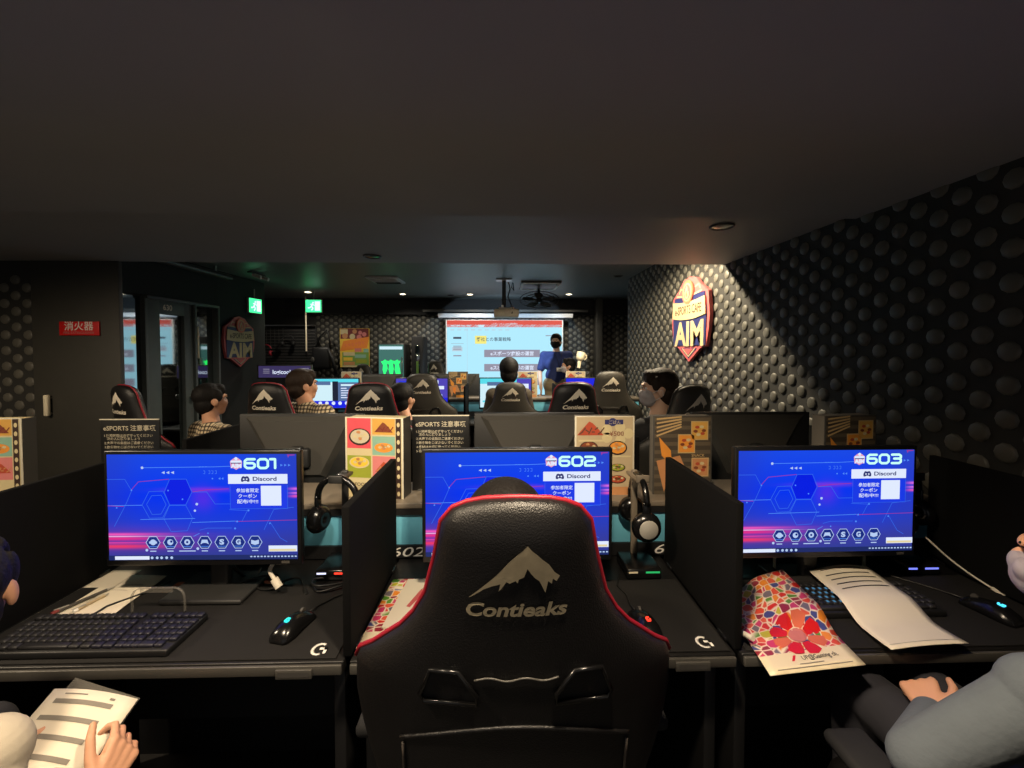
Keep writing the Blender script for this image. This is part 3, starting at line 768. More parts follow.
def front_monitor(num, x, y, rz, label):
    t = thing('monitor', label, 'monitor', (x, y, .7248), rz, 'lit monitors on the front row')
    monitor_body(t, M['bezel'])
    sc = screen_plane(t, M['wallpaper']); sc['label'] = 'blue desktop picture with seat number %d' % num
    F = face_front(0, -.0016, SZ)
    X = lambda u: (u - .5) * SW
    Z = lambda v: (.5 - v) * SH
    P = lambda pts: [(X((a - 30) / 935), Z((c - 70) / 515)) for a, c in pts]
    b = MB(); w = .0016
    b.poly(P([(305 + 8, 253), (340, 193), (418, 193), (444, 253), (413, 312), (338, 312)]), M['em_hexdark'], F, -.0006)
    for pts in ([(200, 315), (235, 250), (305, 248), (335, 315), (300, 378), (235, 380), (200, 315)], [(310, 253), (338, 190), (420, 190), (447, 253), (415, 316), (335, 316), (310, 253)], [(335, 318), (415, 318), (447, 380), (420, 442), (340, 446), (305, 382), (335, 318)],
                [(222, 312), (248, 270), (296, 268), (318, 314), (292, 360), (248, 362), (222, 312)], [(30, 190), (118, 190), (150, 246), (120, 312), (60, 420)], [(450, 253), (520, 253), (560, 312), (640, 312)], [(630, 340), (720, 345), (690, 400)], [(800, 440), (850, 340), (950, 330)], [(480, 440), (520, 430), (640, 430)], [(830, 400), (880, 480), (915, 500)]):
        b.line(P(pts), w, M['em_line2'], F)
    for pts in ([(205, 134), (560, 131), (640, 128)], [(190, 386), (460, 382)], [(30, 318), (200, 316)], [(445, 402), (660, 396)], [(480, 455), (450, 470)]): b.line(P(pts), w, M['em_line'], F, .0001)
    for pts in ([(150, 240), (185, 202), (335, 190)], [(450, 252), (525, 242), (628, 238)], [(660, 398), (965, 392)], [(30, 318), (110, 322)]): b.line(P(pts), w, M['em_pink'], F, .0002)
    b.poly(P([(920, 72), (958, 72), (958, 76), (930, 78), (926, 88)]), M['em_pink'], F, .0002)
    for (a, c, r) in ((205, 134, 7), (470, 312, 7), (460, 344, 6), (400, 288, 4), (330, 245, 4), (725, 344, 5), (668, 398, 5), (657, 432, 5), (150, 243, 4), (75, 328, 4), (550, 188, 4), (522, 455, 4), (830, 408, 4), (218, 536, 7), (470, 530, 7)):
        q = P([(a, c)])[0]; b.disc(q[0], q[1], r * SW / 935, M['em_icon'] if r > 5 else M['em_line'], F, .0003, 8)
    for a in (307, 330, 353): b.poly(P([(a - 8, 158), (a + 8, 151), (a + 8, 165)]), M['em_icon'], F, .0002)
    for a in (893, 912, 931, 490, 505, 520): b.poly(P([(a - 6, 118 if a > 600 else 129), (a + 6, 124 if a > 600 else 129), (a - 6, 130 if a > 600 else 133)]), M['em_line'], F, .0002)
    for a in (585, 600): b.poly(P([(a - 6, 188), (a + 4, 182), (a + 4, 194)]), M['em_line'], F, .0002)
    for k, a in enumerate((505, 530, 545, 562)): b.line(P([(a, 150), (a + 8, 150), (a + 8, 164), (a, 164)]), .001, M['em_line'], F, .0002)
    b.line(P([(636, 220), (636, 336), (920, 336), (920, 220)]), .0012, M['em_line2'], F, .0002)
    b.obj('wallpaper_lines', sc)
    # cafe emblem and seat number
    b = MB(); c0 = P([(668, 114)])[0]; k = .0185
    out = [(-.75, .5), (-.45, .75), (0, 1.0), (.45, .75), (.75, .5), (.95, .3), (.85, -.7), (.4, -.8), (0, -1.05), (-.4, -.8), (-.85, -.7), (-.95, .3)]
    b.poly([(c0[0] + px * k, c0[1] + pz * k) for px, pz in out], M['em_logo'], F, .0002)
    b.rect(c0[0] - k * .85, c0[1] + k * .1, c0[0] + k * .85, c0[1] + k * .45, M['em_white'], F, .0004)
    b.rect(c0[0] - k * .8, c0[1] - k * .05, c0[0] + k * .8, c0[1] + k * .1, M['em_disc'], F, .0004)
    b.text('AIM', .1, M['em_white'], F @ Matrix.Translation((c0[0], c0[1] - k * .4, .0005)), width=k * 1.7, height=k * .72, bold=.05)
    b.disc(c0[0], c0[1] + k * .75, k * .25, M['em_white'], F, .0005)
    b.obj('cafe_emblem', sc)['label'] = 'small pink AIM shield'
    b = MB(); c1 = P([(794, 116)])[0]
    DIG = {'6': [[(1, 1), (.22, 1), (0, .8), (0, .2), (.22, 0), (.78, 0), (1, .18), (1, .42), (.8, .56), (0, .56)]], '0': [[(.22, 1), (.78, 1), (1, .8), (1, .2), (.78, 0), (.22, 0), (0, .2), (0, .8), (.22, 1)]],
           '1': [[(0, 1), (.5, 1), (.5, 0)]], '2': [[(0, 1), (.8, 1), (1, .85), (1, .68), (.8, .54), (.2, .54), (0, .38), (0, 0), (1, 0)]], '3': [[(0, 1), (.8, 1), (1, .85), (1, .66), (.84, .53), (.25, .53)], [(.84, .53), (1, .4), (1, .15), (.8, 0), (0, 0)]]}
    for i, dch in enumerate(str(num)):
        dw, dh, sw = .0285, .0262, .0072
        x0 = c1[0] - .0487 + i * .0385 + (-.003 if dch == '1' else 0); z0 = c1[1] - dh / 2
        for pl in DIG[dch]:
            q = [(x0 + a * dw, z0 + c * dh) for a, c in pl]
            b.line(q, sw, M['em_num'], F, .0004)
            for a, c in q: b.disc(a, c, sw / 2, M['em_num'], F, .0004, 10)
    b.obj('seat_number', sc)['label'] = 'pale wide digits %d' % num
    # chat banner and coupon box
    b = MB(); p0, p1 = P([(627, 214), (921, 167)]); b.rect(p0[0], p0[1], p1[0], p1[1], M['em_white'], F, .0002)
    c2 = P([(712, 190)])[0]; q = .0105
    face = [(-1, -.75), (-.55, -.85), (-.35, -.6), (.35, -.6), (.55, -.85), (1, -.75), (1.05, -.1), (.75, .65), (.35, .8), (.25, .65), (-.25, .65), (-.35, .8), (-.75, .65), (-1.05, -.1)]
    b.poly([(c2[0] + a * q * 1.15, c2[1] + c * q) for a, c in face], M['em_disc'], F, .0004)
    for s in (-1, 1): b.disc(c2[0] + s * q * .42, c2[1] - q * .08, q * .23, M['em_white'], F, .0006, 10)
    c3 = P([(808, 190)])[0]; b.text('Discord', .1, M['em_disc'], F @ Matrix.Translation((c3[0], c3[1], .0004)), width=118 / 935 * SW, height=.0125, bold=.025)
    b.obj('chat_banner', sc)['label'] = 'white banner reading Discord'
    b = MB(); p0, p1 = P([(638, 334), (918, 220)]); b.rect(p0[0], p0[1], p1[0], p1[1], M['em_panel'], F, .0001)
    for body, cy, wd in (('参加者限定', 246, 112), ('クーポン', 273, 92), ('配布中!!!', 300, 104)):
        q = P([(722, cy)])[0]; b.text(body, .1, M['em_white'], F @ Matrix.Translation((q[0], q[1], .0003)), width=wd / 935 * SW, height=.0125, bold=.012)
    p0, p1 = P([(788, 321), (889, 224)]); b.rect(p0[0], p0[1], p1[0], p1[1], M['em_white'], F, .0003)
    b.obj('coupon_box', sc)
    for i, a in enumerate((250, 335, 419, 505, 590, 672, 755)):
        b = MB(); q = P([(a, 499)])[0]; r = .0205
        h = [(q[0] + r * math.cos(PI / 3 * k), q[1] + r * math.sin(PI / 3 * k)) for k in range(7)]
        b.poly(h[:6], M['em_hexfill'], F, .0003); b.line(h, .0018, M['em_icon'], F, .0005)
        g = .0088
        if i == 0: b.disc(q[0], q[1] + .001, g, M['em_icon'], F, .0006, 12); b.rect(q[0] - g * 1.3, q[1] - g * .3, q[0] + g * 1.3, q[1] + g * .4, M['em_icon'], F, .0007)
        elif i in (1, 2): b.disc(q[0], q[1] + .001, g, M['em_icon'], F, .0006, 12); b.disc(q[0] + (.003 if i == 1 else 0), q[1] + .001 + (.002 if i == 1 else 0), g * .42, M['em_hexfill'], F, .0007, 10)
        elif i == 3: b.poly([(q[0] - g * 1.4, q[1] - g * .7), (q[0] - g * .5, q[1] - g * .2), (q[0] + g * .5, q[1] - g * .2), (q[0] + g * 1.4, q[1] - g * .7), (q[0] + g * .9, q[1] + g * .9), (q[0] - g * .9, q[1] + g * .9)], M['em_icon'], F, .0006)
        elif i in (4, 5): b.text('SG'[i - 4], .02, M['em_icon'], F @ Matrix.Translation((q[0], q[1] + .001, .0006)), height=g * 1.9, width=g * 1.6, bold=.05)
        else: b.poly([(q[0] - g * 1.3, q[1] - g * .6), (q[0], q[1] - g), (q[0] + g * 1.3, q[1] - g * .6), (q[0] + g * 1.3, q[1] + g * .8), (q[0], q[1] + g * .4), (q[0] - g * 1.3, q[1] + g * .8)], M['em_icon'], F, .0006)
        b.rect(q[0] - r * .6, q[1] - r * .62, q[0] + r * .6, q[1] - r * .55, M['em_line'], F, .0006)
        lw = .024 if i == 2 else .009
        b.rect(q[0] - lw, q[1] - r * 1.32, q[0] + lw, q[1] - r * 1.18, M['em_icon'], F, .0006)
        b.obj('menu_icon', sc)
    b = MB(); b.rect(X(0), Z(1), X(1), Z(.955), M['em_bar'], F, .0001)
    p0, p1 = P([(60, 583), (230, 565)]); b.rect(p0[0], Z(.995), p1[0], Z(.962), M['em_white'], F, .0003)
    for a in (243, 268, 290, 315, 340): q = P([(a, 574)])[0]; b.disc(q[0], Z(.978), .0042, M['em_icon'], F, .0003, 8)
    for k in range(14): q = P([(730 + k * 17, 566)])[0]; b.rect(q[0], Z(.978), q[0] + .006, Z(.966), M['em_icon'], F, .0003)
    p0, p1 = P([(822, 548), (964, 514)]); b.rect(p0[0], Z(.925), p1[0], Z(.868), M['em_white'], F, .0004); b.rect(p0[0] + .002, Z(.92), p1[0] - .004, Z(.90), M['em_yel'], F, .0005)
    b.obj('task_bar', sc)
    b = MB(); b.rect(-.012, -.004, .012, .004, M['mon_grey'], face_front(.24, -.0008, SZ - SH / 2 - .009)); b.obj('brand_mark', t)
    return t
front_monitor(601, -.880, 1.25, -.012, 'black monitor whose blue screen shows seat number 601')
front_monitor(602, .05, 1.25, 0, 'black monitor whose blue screen shows 602 behind the big chair')
front_monitor(603, .997, 1.25, .01, 'black monitor whose blue screen shows seat number 603')
def far_monitor(label, x, y, rz, style, group='lit monitors on the far row'):
    t = thing('monitor', label, 'monitor', (x, y, .722), rz, group)
    monitor_body(t, M['mon_dark'] if style == 'back' else M['bezel'])
    sc = screen_plane(t, {'split': M['em_greyblue'], 'purple': M['em_purple'], 'cyan': M['em_cyan'], 'blue': M['em_blue'], 'back': M['em_dark']}[style])
    F = face_front(0, -.0016, SZ); b = MB()
    if style == 'split':
        b.rect(-.276, .12, .276, .155, M['em_cyan'], F); b.rect(-.276, -.1, .0, .12, M['em_pale'], F); b.rect(-.2, .09, -.02, .13, M['em_greyblue'], F, .001)
        b.rect(0, -.1, .06, .13, M['em_dark'], F, .0005); b.rect(.09, .08, .23, .1, M['em_pale'], F)
        for k in range(5): b.rect(.09, .05 - k * .025, .15 + (k % 3) * .03, .06 - k * .025, M['em_white'], F)
        b.rect(-.276, -.155, .276, -.08, M['em_blue'], F, .0008)
        for k in range(7): b.disc(-.2 + k * .07, -.105, .02, M['em_white'], F, .0012, 8)
    elif style == 'purple':
        b.rect(-.276, -.155, .276, -.05, M['em_blue'], F)
        for z, x0, x1, m in ((.12, .02, .18, 'em_white'), (.06, -.02, .24, 'em_white'), (0, .06, .2, 'em_icon'), (-.03, .08, .22, 'em_icon'), (-.13, .1, .26, 'em_pale')): b.rect(x0, z - .018, x1, z + .018, M[m], F, .001)
        b.rect(-.25, -.02, -.05, .13, M['em_panel'], F, .001)
    elif style == 'cyan':
        b.rect(-.276, -.155, .02, .10, M['em_pale'], F); b.rect(-.2, .08, -.02, .12, M['em_greyblue'], F, .001); b.rect(.12, -.155, .276, .155, M['em_purple'], F, .001); b.rect(.18, -.02, .25, .1, M['em_white'], F, .0015); b.rect(-.25, -.1, -.05, -.08, M['em_cyan'], F, .001)
    elif style == 'blue':
        b.rect(-.24, .05, .24, .055, M['em_line'], F); b.rect(-.276, -.155, .276, -.13, M['em_bar'], F); b.line([(.05, -.1), (.2, .0), (.26, .09)], .004, M['em_purple'], F)
    if b.v: b.obj('screen_windows', sc)
    return t
Yc = 4.55
far_monitor('far monitor showing a light cyan window beside a grey blue one', -1.81, Yc, 0, 'split')
far_monitor('far monitor showing white blocks on purple beside a rear view of a chair', -.855, Yc, 0, 'purple')
far_monitor('far monitor showing pale cyan windows in front of the projection', .05, Yc, 0, 'cyan')
far_monitor('far monitor showing plain deep blue under a small cardboard menu', .985, Yc, 0, 'blue')
for x, l in ((-.93, 'turned away grey monitor between the 601 screen and the bright food menu'), (.16, 'turned away grey monitor right above the 602 screen'), (1.2, 'turned away dark monitor above the 603 screen')):
    far_monitor(l, x, 2.0, PI, 'back', 'turned away monitors on the second row')
for x, l in ((-1.52, 'far turned away monitor in front of the drinks fridge'), (-.56, 'far turned away monitor left of the projection')):
    far_monitor(l, x, 5.3, PI, 'back', 'turned away monitors on the fourth row')
for x in (-1.52, -.56):
    dup(desk, (x, 5.55, 0), PI, 'black far desk back to back, in front of the drinks fridge' if x < -1 else 'black far desk back to back, in front of the projection')

# ------------------------------------------------------------------ mouse mats, keyboards, mice
def g_mark(b, m, Mx, k):
    b.tube([(k * .62 * math.cos(a), k * .72 * math.sin(a), 0) for a in [PI * .30 + i * (PI * 1.35) / 10 for i in range(11)]], k * .17, m, 5, M=Mx @ Matrix.Diagonal((1, 1, .06, 1)))
    b.rect(k * .02, -k * .1, k * .75, k * .2, m, Mx, .0002); b.poly([(k * .42, k * .2), (k * .75, k * .2), (k * .75, -k * .62), (k * .5, -k * .62)], m, Mx, .0002)
def mouse_mat(label, x):
    t = thing('mouse_mat', label, 'mouse mat', (x, 1.005, .7205), 0, 'dark desk mats with a white mark')
    b = MB(); b.box((0, .165, .002), (.915, .325, .004), M['mat'], bev=.0015); b.obj('cloth', t)
    b = MB(); g_mark(b, M['white'], Matrix.Translation((.405, .033, .0043)) , .026); b.obj('corner_mark', t)['label'] = 'white G mark in the corner'
    return t
mm = mouse_mat('dark desk mat with a white G mark under the 601 mouse', XC[601] - .005)
dup(mm, (XC[602] + .005, 1.005, .7205), 0, 'dark desk mat with a white G mark right of the big chair')
dup(mm, (XC[603], 1.005, .7205), 0, 'dark desk mat under the mosaic folder and the curled paper')

def keyboard(label, x, y, keymat, lit):
    t = thing('keyboard', label, 'keyboard', (x, y, .7247), 0, 'gaming keyboards on the front desks')
    b = MB(); b.box((0, .073, .009), (.448, .146, .018), M['black'], bev=.004); b.obj('case', t)
    b = MB(); l = MB()
    for r in range(6):
        yy = .018 + r * .0215 + (.006 if r == 5 else 0)
        xs = []
        if r == 0: xs = [(-.205, .024), (-.178, .022), (-.152, .022), (-.08, .115), (-.008, .022), (.02, .022), (.047, .022), (.073, .022), (.10, .018), (.119, .018), (.138, .018), (.165, .036), (.195, .018)]
        else:
            off = [0, .012, .006, .003, 0, 0][r]
            xs = [(-.212 + off + i * .0192, .0172) for i in range(15)] + [(.093 + i * .019, .0172) for i in range(3)] + [(.157 + i * .019, .0172) for i in range(4)]
        for i, (xx, ww) in enumerate(xs):
            m = keymat(xx, r)
            b.box((xx, yy, .0215), (ww, .0175, .009), m, bev=.002, seg=1)
            if lit and -.10 < xx < .05 and 1 <= r <= 4: l.rect(xx - .004, yy - .004, xx + .003, yy + .005, M['led_key'], None, .0263)
    b.obj('keycaps', t)
    if lit: l.obj('lit_legends', t)['label'] = 'blue lit key letters'
    b = MB()
    for i in range(3): b.disc(.165 + i * .014, .137, .0016, M['led_white'], None, .0183, 8)
    b.obj('indicator_light', t)
    b = MB(); b.tube([(-.1, .146, .01), (-.1, .2, .008), (-.06, .26, .006), (-.02, .33, .006)], .003, M['cable']); b.obj('cable', t)
keyboard('black keyboard with bluish keys at the right end under the 601 screen', -1.035, 1.018, lambda x, r: M['key_blue'] if x > .02 else M['key'], False)
keyboard('black keyboard with blue lit letters between the mosaic folder and the curled paper', 1.02, 1.118, lambda x, r: M['key'], True)

def mouse(label, x, y, rz, led, cable):
    t = thing('computer_mouse', label, 'mouse', (x, y, .7247), rz, 'black gaming mice on the mats')
    b = MB()
    prof = [(-.060, .020, .010), (-.052, .0285, .024), (-.030, .032, .036), (0, .029, .0385), (.03, .029, .031), (.052, .029, .021), (.060, .024, .012)]
    n = 14; vs = []; fs = []
    for y_, w, h in prof:
        for k in range(n):
            a = PI * k / (n - 1)
            vs.append((w * math.cos(a), y_, h * (max(0, math.sin(a)) ** .7)))
    for j in range(len(prof) - 1):
        for k in range(n - 1):
            fs.append([j * n + k, j * n + k + 1, (j + 1) * n + k + 1, (j + 1) * n + k])
    fs.append([k for k in range(n)]); fs.append([(len(prof) - 1) * n + k for k in range(n)])
    fs.append([j * n for j in range(len(prof))] + [j * n + n - 1 for j in reversed(range(len(prof)))])
    b.add(vs, fs, M['black_gloss'], True); b.obj('shell', t)
    b = MB(); b.cyl((-.0035, .036, .028), (.0035, .036, .028), .0085, M['mon_grey']); b.obj('scroll_wheel', t)
    b = MB(); b.box((-.004, -.02, .0378), (.003, .012, .004), led); b.box((0, -.026, .0375), (.009, .003, .004), led); b.box((.004, -.022, .0373), (.003, .006, .004), led); b.box((0, -.014, .0385), (.007, .003, .003), led); b.obj('lit_mark', t)['label'] = 'glowing mark on the back'
    b = MB(); b.tube([(0, .058, .01)] + cable, .0024, M['cable']); b.obj('cable', t)
mouse('black mouse with a teal glow on the 601 desk', -.555, 1.115, -.25, M['led_teal'], [(.0, .1, .004), (.02, .15, .003), (.06, .2, .003), (.07, .26, .0), (.02, .31, .0)])
mouse('black mouse with a red glow beside the big chair', .385, 1.095, .1, M['led_red'], [(.0, .1, .004), (.01, .15, .003), (.0, .2, .003), (.03, .26, .0), (.05, .3, .0)])
mouse('black mouse with a cyan glow on the dark right desk', 1.385, 1.13, .22, M['led_cyan'], [(.0, .1, .004), (-.02, .15, .003), (-.06, .22, .003), (-.08, .3, .0)])

# ------------------------------------------------------------------ headsets on stands
def headset_stand(label, x, y, led, led2=None, h=.33, pole=None, base_rz=0):
    t = thing('headset_stand', label, 'headset stand', (x, y, .7205))
    b = MB(); b.box((0, 0, .018), (.115, .13, .036), M['black_gloss'], bev=.006); b.obj('base', t)
    for q0, q1, mm_ in ((-.052, -.022, led2 or led), (.004, .05, led)):
        b = MB(); b.rect(q0, -.003, q1, .003, mm_, face_front(0, -.0662, .026)); b.obj('light_strip', t)['label'] = 'glowing strip along the base'
    b = MB(); b.box((0, .05, h / 2), (.022, .016, h), pole or M['mon_dark'], bev=.004); b.obj('pole', t)
    b = MB(); b.box((0, .015, h - .014), (.045, .11, .012), pole or M['mon_dark'], bev=.004); b.box((0, -.037, h - .006), (.045, .008, .026), pole or M['mon_dark'], bev=.003); b.obj('hanger', t)
headset_stand('headset stand with a red lit base beside the 601 screen', -.545, 1.42, M['led_red'], M['led_white'])
headset_stand('headset stand with a green lit base beside the 602 screen', .467, 1.40, M['led_green'], M['cream'], pole=M['shelf'])
headset_stand('headset stand with a blue lit base in the dark corner by the 603 screen', 1.40, 1.40, M['led_blue'])
headset('headset', 'black headset hanging on the stand with the red lit base', (-.545, 1.40, 1.046), -.25, M['black_gloss'], w=.075)
headset('headset', 'black headset with a silver ear disc beside the 602 screen', (.467, 1.40, 1.046), PI / 2, M['black_gloss'], disc=M['silver'], w=.078)
headset('headset', 'black headset in the dark corner right of the 603 screen', (1.40, 1.39, 1.046), .5, M['black_gloss'], w=.08)

# ------------------------------------------------------------------ menus and notices on the partition shelf
def bowl(b, F, x, z, r, fill, rim='bowl', ry=.75):
    b.disc(x, z, r, M[rim], F, .0004, 20, r * ry); b.disc(x, z + r * .04, r * .86, M[fill], F, .0006, 18, r * ry * .82)
    for k in range(9):
        a = k * 2.4; q = r * .55 * math.sqrt((k + .5) / 9)
        b.disc(x + q * math.cos(a), z + r * .06 + q * ry * math.sin(a), r * .2, M[['cream2', fill, 'tan', fill][k % 4]], F, .0008, 8, r * .15)
def heap(b, F, x, z, r, m1, m2):
    b.poly([(x - r * 1.2, z - r * .5), (x + r * 1.2, z - r * .5), (x + r * .7, z + r * .1), (x + r * .2, z + r * .6), (x - r * .1, z + r * .75), (x - r * .6, z + r * .2)], M[m1], F, .0005)
    for k in range(8): b.line([(x - r + k * r * .28, z - r * .4 + (k % 3) * r * .2), (x - r * .7 + k * r * .28, z - r * .2 + (k % 2) * r * .4)], r * .12, M[m2], F, .0007)
def menu(label, x, y, z, rz, style, thick=.05, group='food menus standing on the shelf', w=.215, h=.297):
    t = thing('menu_stand', label, 'menu', (x, y, z), rz, group)
    b = MB(); b.box((0, 0, h / 2), (w, thick, h), M['cream2'] if style == 'bright' else M['paper_grey'], bev=.002); b.obj('booklet', t)
    b = MB(); b.box((0, -thick / 2 - .003, h / 2), (w + .012, .003, h + .006), M['acrylic' if style != 'dark' else 'mon_grey'], bev=.001); b.box((w / 2 + .004, 0, h / 2), (.004, thick, h), M['mon_grey']); b.obj('holder', t)
    F = face_front(0, -thick / 2 - .0052, h / 2); b = MB()
    if style == 'bright':
        b.rect(-w / 2, -h / 2, w / 2, h / 2, M['cream2'], F)
        for x0, z0, x1, z1, m in ((-.105, .035, -.012, .148, 'pink'), (-.006, .088, .082, .148, 'amber'), (-.006, .012, .082, .082, 'mint'), (-.105, -.075, -.012, .008, 'lime'), (-.006, -.075, .082, .008, 'salmon')): b.rect(x0, z0, x1, z1, M[m], F, .0002)
        b.rect(.085, -h / 2, .105, h / 2, M['bowl'], F, .0002)
        for k in range(9): b.disc(.095, -.13 + k * .032, .006, M['cream2'], F, .0004, 8, .009)
        bowl(b, F, -.055, .078, .043, 'food_white'); heap(b, F, .038, .112, .03, 'food_brown', 'maroon'); bowl(b, F, .038, .04, .036, 'food_orange', 'food_orange', .5); bowl(b, F, -.058, -.018, .04, 'yellow', 'cream2', .55); heap(b, F, .04, -.035, .03, 'food_red', 'tan')
        b.text('FOOD', .02, M['bowl'], F @ Matrix.Translation((-.05, -.10, .0004)), width=.05, height=.013, bold=.02); b.rect(-.09, -.135, -.01, -.128, M['tan'], F, .0004)
    elif style == 'beige':
        b.rect(-w / 2, -h / 2, w / 2, h / 2, M['beige'], F)
        heap(b, F, -.055, .10, .042, 'food_red', 'brown'); b.rect(-.1, .055, .02, .062, M['cream2'], F, .0008); bowl(b, F, -.06, .03, .036, 'food_brown'); bowl(b, F, .05, .03, .036, 'food_orange'); b.rect(-.03, -.005, .1, .001, M['cream2'], F, .0008)
        for k in range(5): b.disc(.0 + .045 * math.cos(k * 1.26) + .045, .085 + .026 * math.sin(k * 1.26), .02, M['cream2'], F, .0004, 10)
        b.text('¥500', .02, M['food_brown'], F @ Matrix.Translation((.045, .085, .0007)), width=.055, height=.018); b.rect(0, .12, .07, .138, M['navy'], F, .0006); b.disc(.03, .129, .016, M['navy'], F, .0007, 10); b.text('ごはん', .02, M['cream2'], F @ Matrix.Translation((.038, .129, .0009)), width=.045)
        bowl(b, F, .05, -.045, .03, 'lime', 'bowl', .5); bowl(b, F, .05, -.09, .032, 'food_red', 'bowl', .5); heap(b, F, -.05, -.06, .035, 'food_orange', 'tan'); b.rect(-.1, -.15, .1, -.118, M['tan'], F, .0006)
    else:
        b.rect(-w / 2, -h / 2, w / 2, h / 2, M['wood'], F)
        for k in range(10): b.rect(-w / 2, -h / 2 + k * .031, w / 2, -h / 2 + k * .031 + .014, M['wood2'], F, .0002)
        for k in range(5): b.line([(-.1, .075 + k * .016), (-.005, .11 + k * .0095)], .006, M['card'], F, .0004)
        for cx, cz, m in ((.065, .095, 'amber'), (.015, .045, 'food_orange'), (.068, -.045, 'tan')):
            b.rect(cx - .033, cz - .036, cx + .033, cz + .036, M['card'], F, .0005); b.rect(cx - .029, cz - .032, cx + .029, cz + .032, M[m], F, .0006)
            for k in range(6): b.disc(cx + .016 * math.cos(k * 1.1), cz + .016 * math.sin(k * 1.1), .009, M[['food_brown', 'cream2', 'food_red'][k % 3]], F, .0008, 8, .006)
        b.poly([(-.09, .07), (-.045, .02), (-.04, -.04), (-.08, .0)], M['food_orange'], F, .0005); b.poly([(-.1, -.02), (-.01, .0), (.03, -.09), (-.05, -.08), (-.07, -.14)], M['tan'], F, .0006); b.poly([(-.06, -.03), (-.02, -.03), (-.03, -.11), (-.05, -.09)], M['orange'], F, .0008)
        b.text('SNACK', .02, M['card'], F @ Matrix.Translation((.06, .0, .0007)), width=.05)
        b.rect(-.02, -.15, .1, -.12, M['food_orange'], F, .0006)
    b.obj('food_print', t)
    return t
Zs = .9205
menu('bright food menu with pink, yellow and teal panels', -.465, 1.60, Zs, -.16, 'bright', .07)
menu('beige food menu with bowls right of the turned away monitor', .392, 1.60, Zs, 0, 'beige')
menu('dark wood style menu with snack photos by the person in black', .69, 1.60, Zs, 0, 'dark')
menu('dark wood style menu rising behind the 603 screen', 1.335, 1.60, Zs, .12, 'dark', .06)
menu('bright food menu cut by the left edge of the picture', -1.875, 1.60, Zs, .08, 'bright', .05)
mg = 'small menus on the far partition'
menu('small far menu with dark stripes left of the cyan screen', -.5, 4.9, Zs, 0, 'dark', .05, mg)
menu('small far menu like a brown card above the blue screen', .87, 4.9, Zs, 0, 'beige', .05, mg)
menu('small far menu at the left edge of the projected slide, right of the head', .31, 4.9, Zs, 0, 'beige', .05, mg)
menu('small far menu above the light cyan and grey split screen', -1.72, 4.9, Zs, 0, 'beige', .05, mg)
def notice(label, x, top):
    t = thing('notice_stand', label, 'notice', (x, 1.64, Zs), 0, 'black eSPORTS notices on the shelf')
    h = top - Zs
    b = MB(); b.box((0, 0, h / 2), (.222, .008, h), M['plaque'], bev=.002); b.obj('plate', t)
    b = MB(); b.box((0, .02, .004), (.18, .07, .006), M['clear'], bev=.001); b.box((0, -.004, h), (.222, .004, .004), M['acrylic']); b.obj('foot', t)
    F = face_front(0, -.0047, h); b = MB()
    b.text('eSPORTS 注意事項', .02, M['plaque_text'], F @ Matrix.Translation((0, -.033, 0)), width=.195, bold=.015)
    for z, x0, body in ((-.062, -.095, '1.使用時間は必ず守ってください'), (-.074, -.085, '次の人に譲りましょう'), (-.09, -.095, '2.大声での会話はご遠慮ください'), (-.106, -.095, '3.飲食物をこぼさないでください'), (-.122, -.095, '4.機材は大切に扱ってください'), (-.138, -.095, '5.忘れ物にご注意ください')):
        b.text(body, .0125, M['plaque_text'], F @ Matrix.Translation((x0, z, 0)), align='LEFT', bold=.01)
    b.obj('lettering', t)
notice('black eSPORTS notice above the left part of the 601 screen', -1.42, 1.205)
notice('black eSPORTS notice above the left part of the 602 screen', -.235, 1.215)

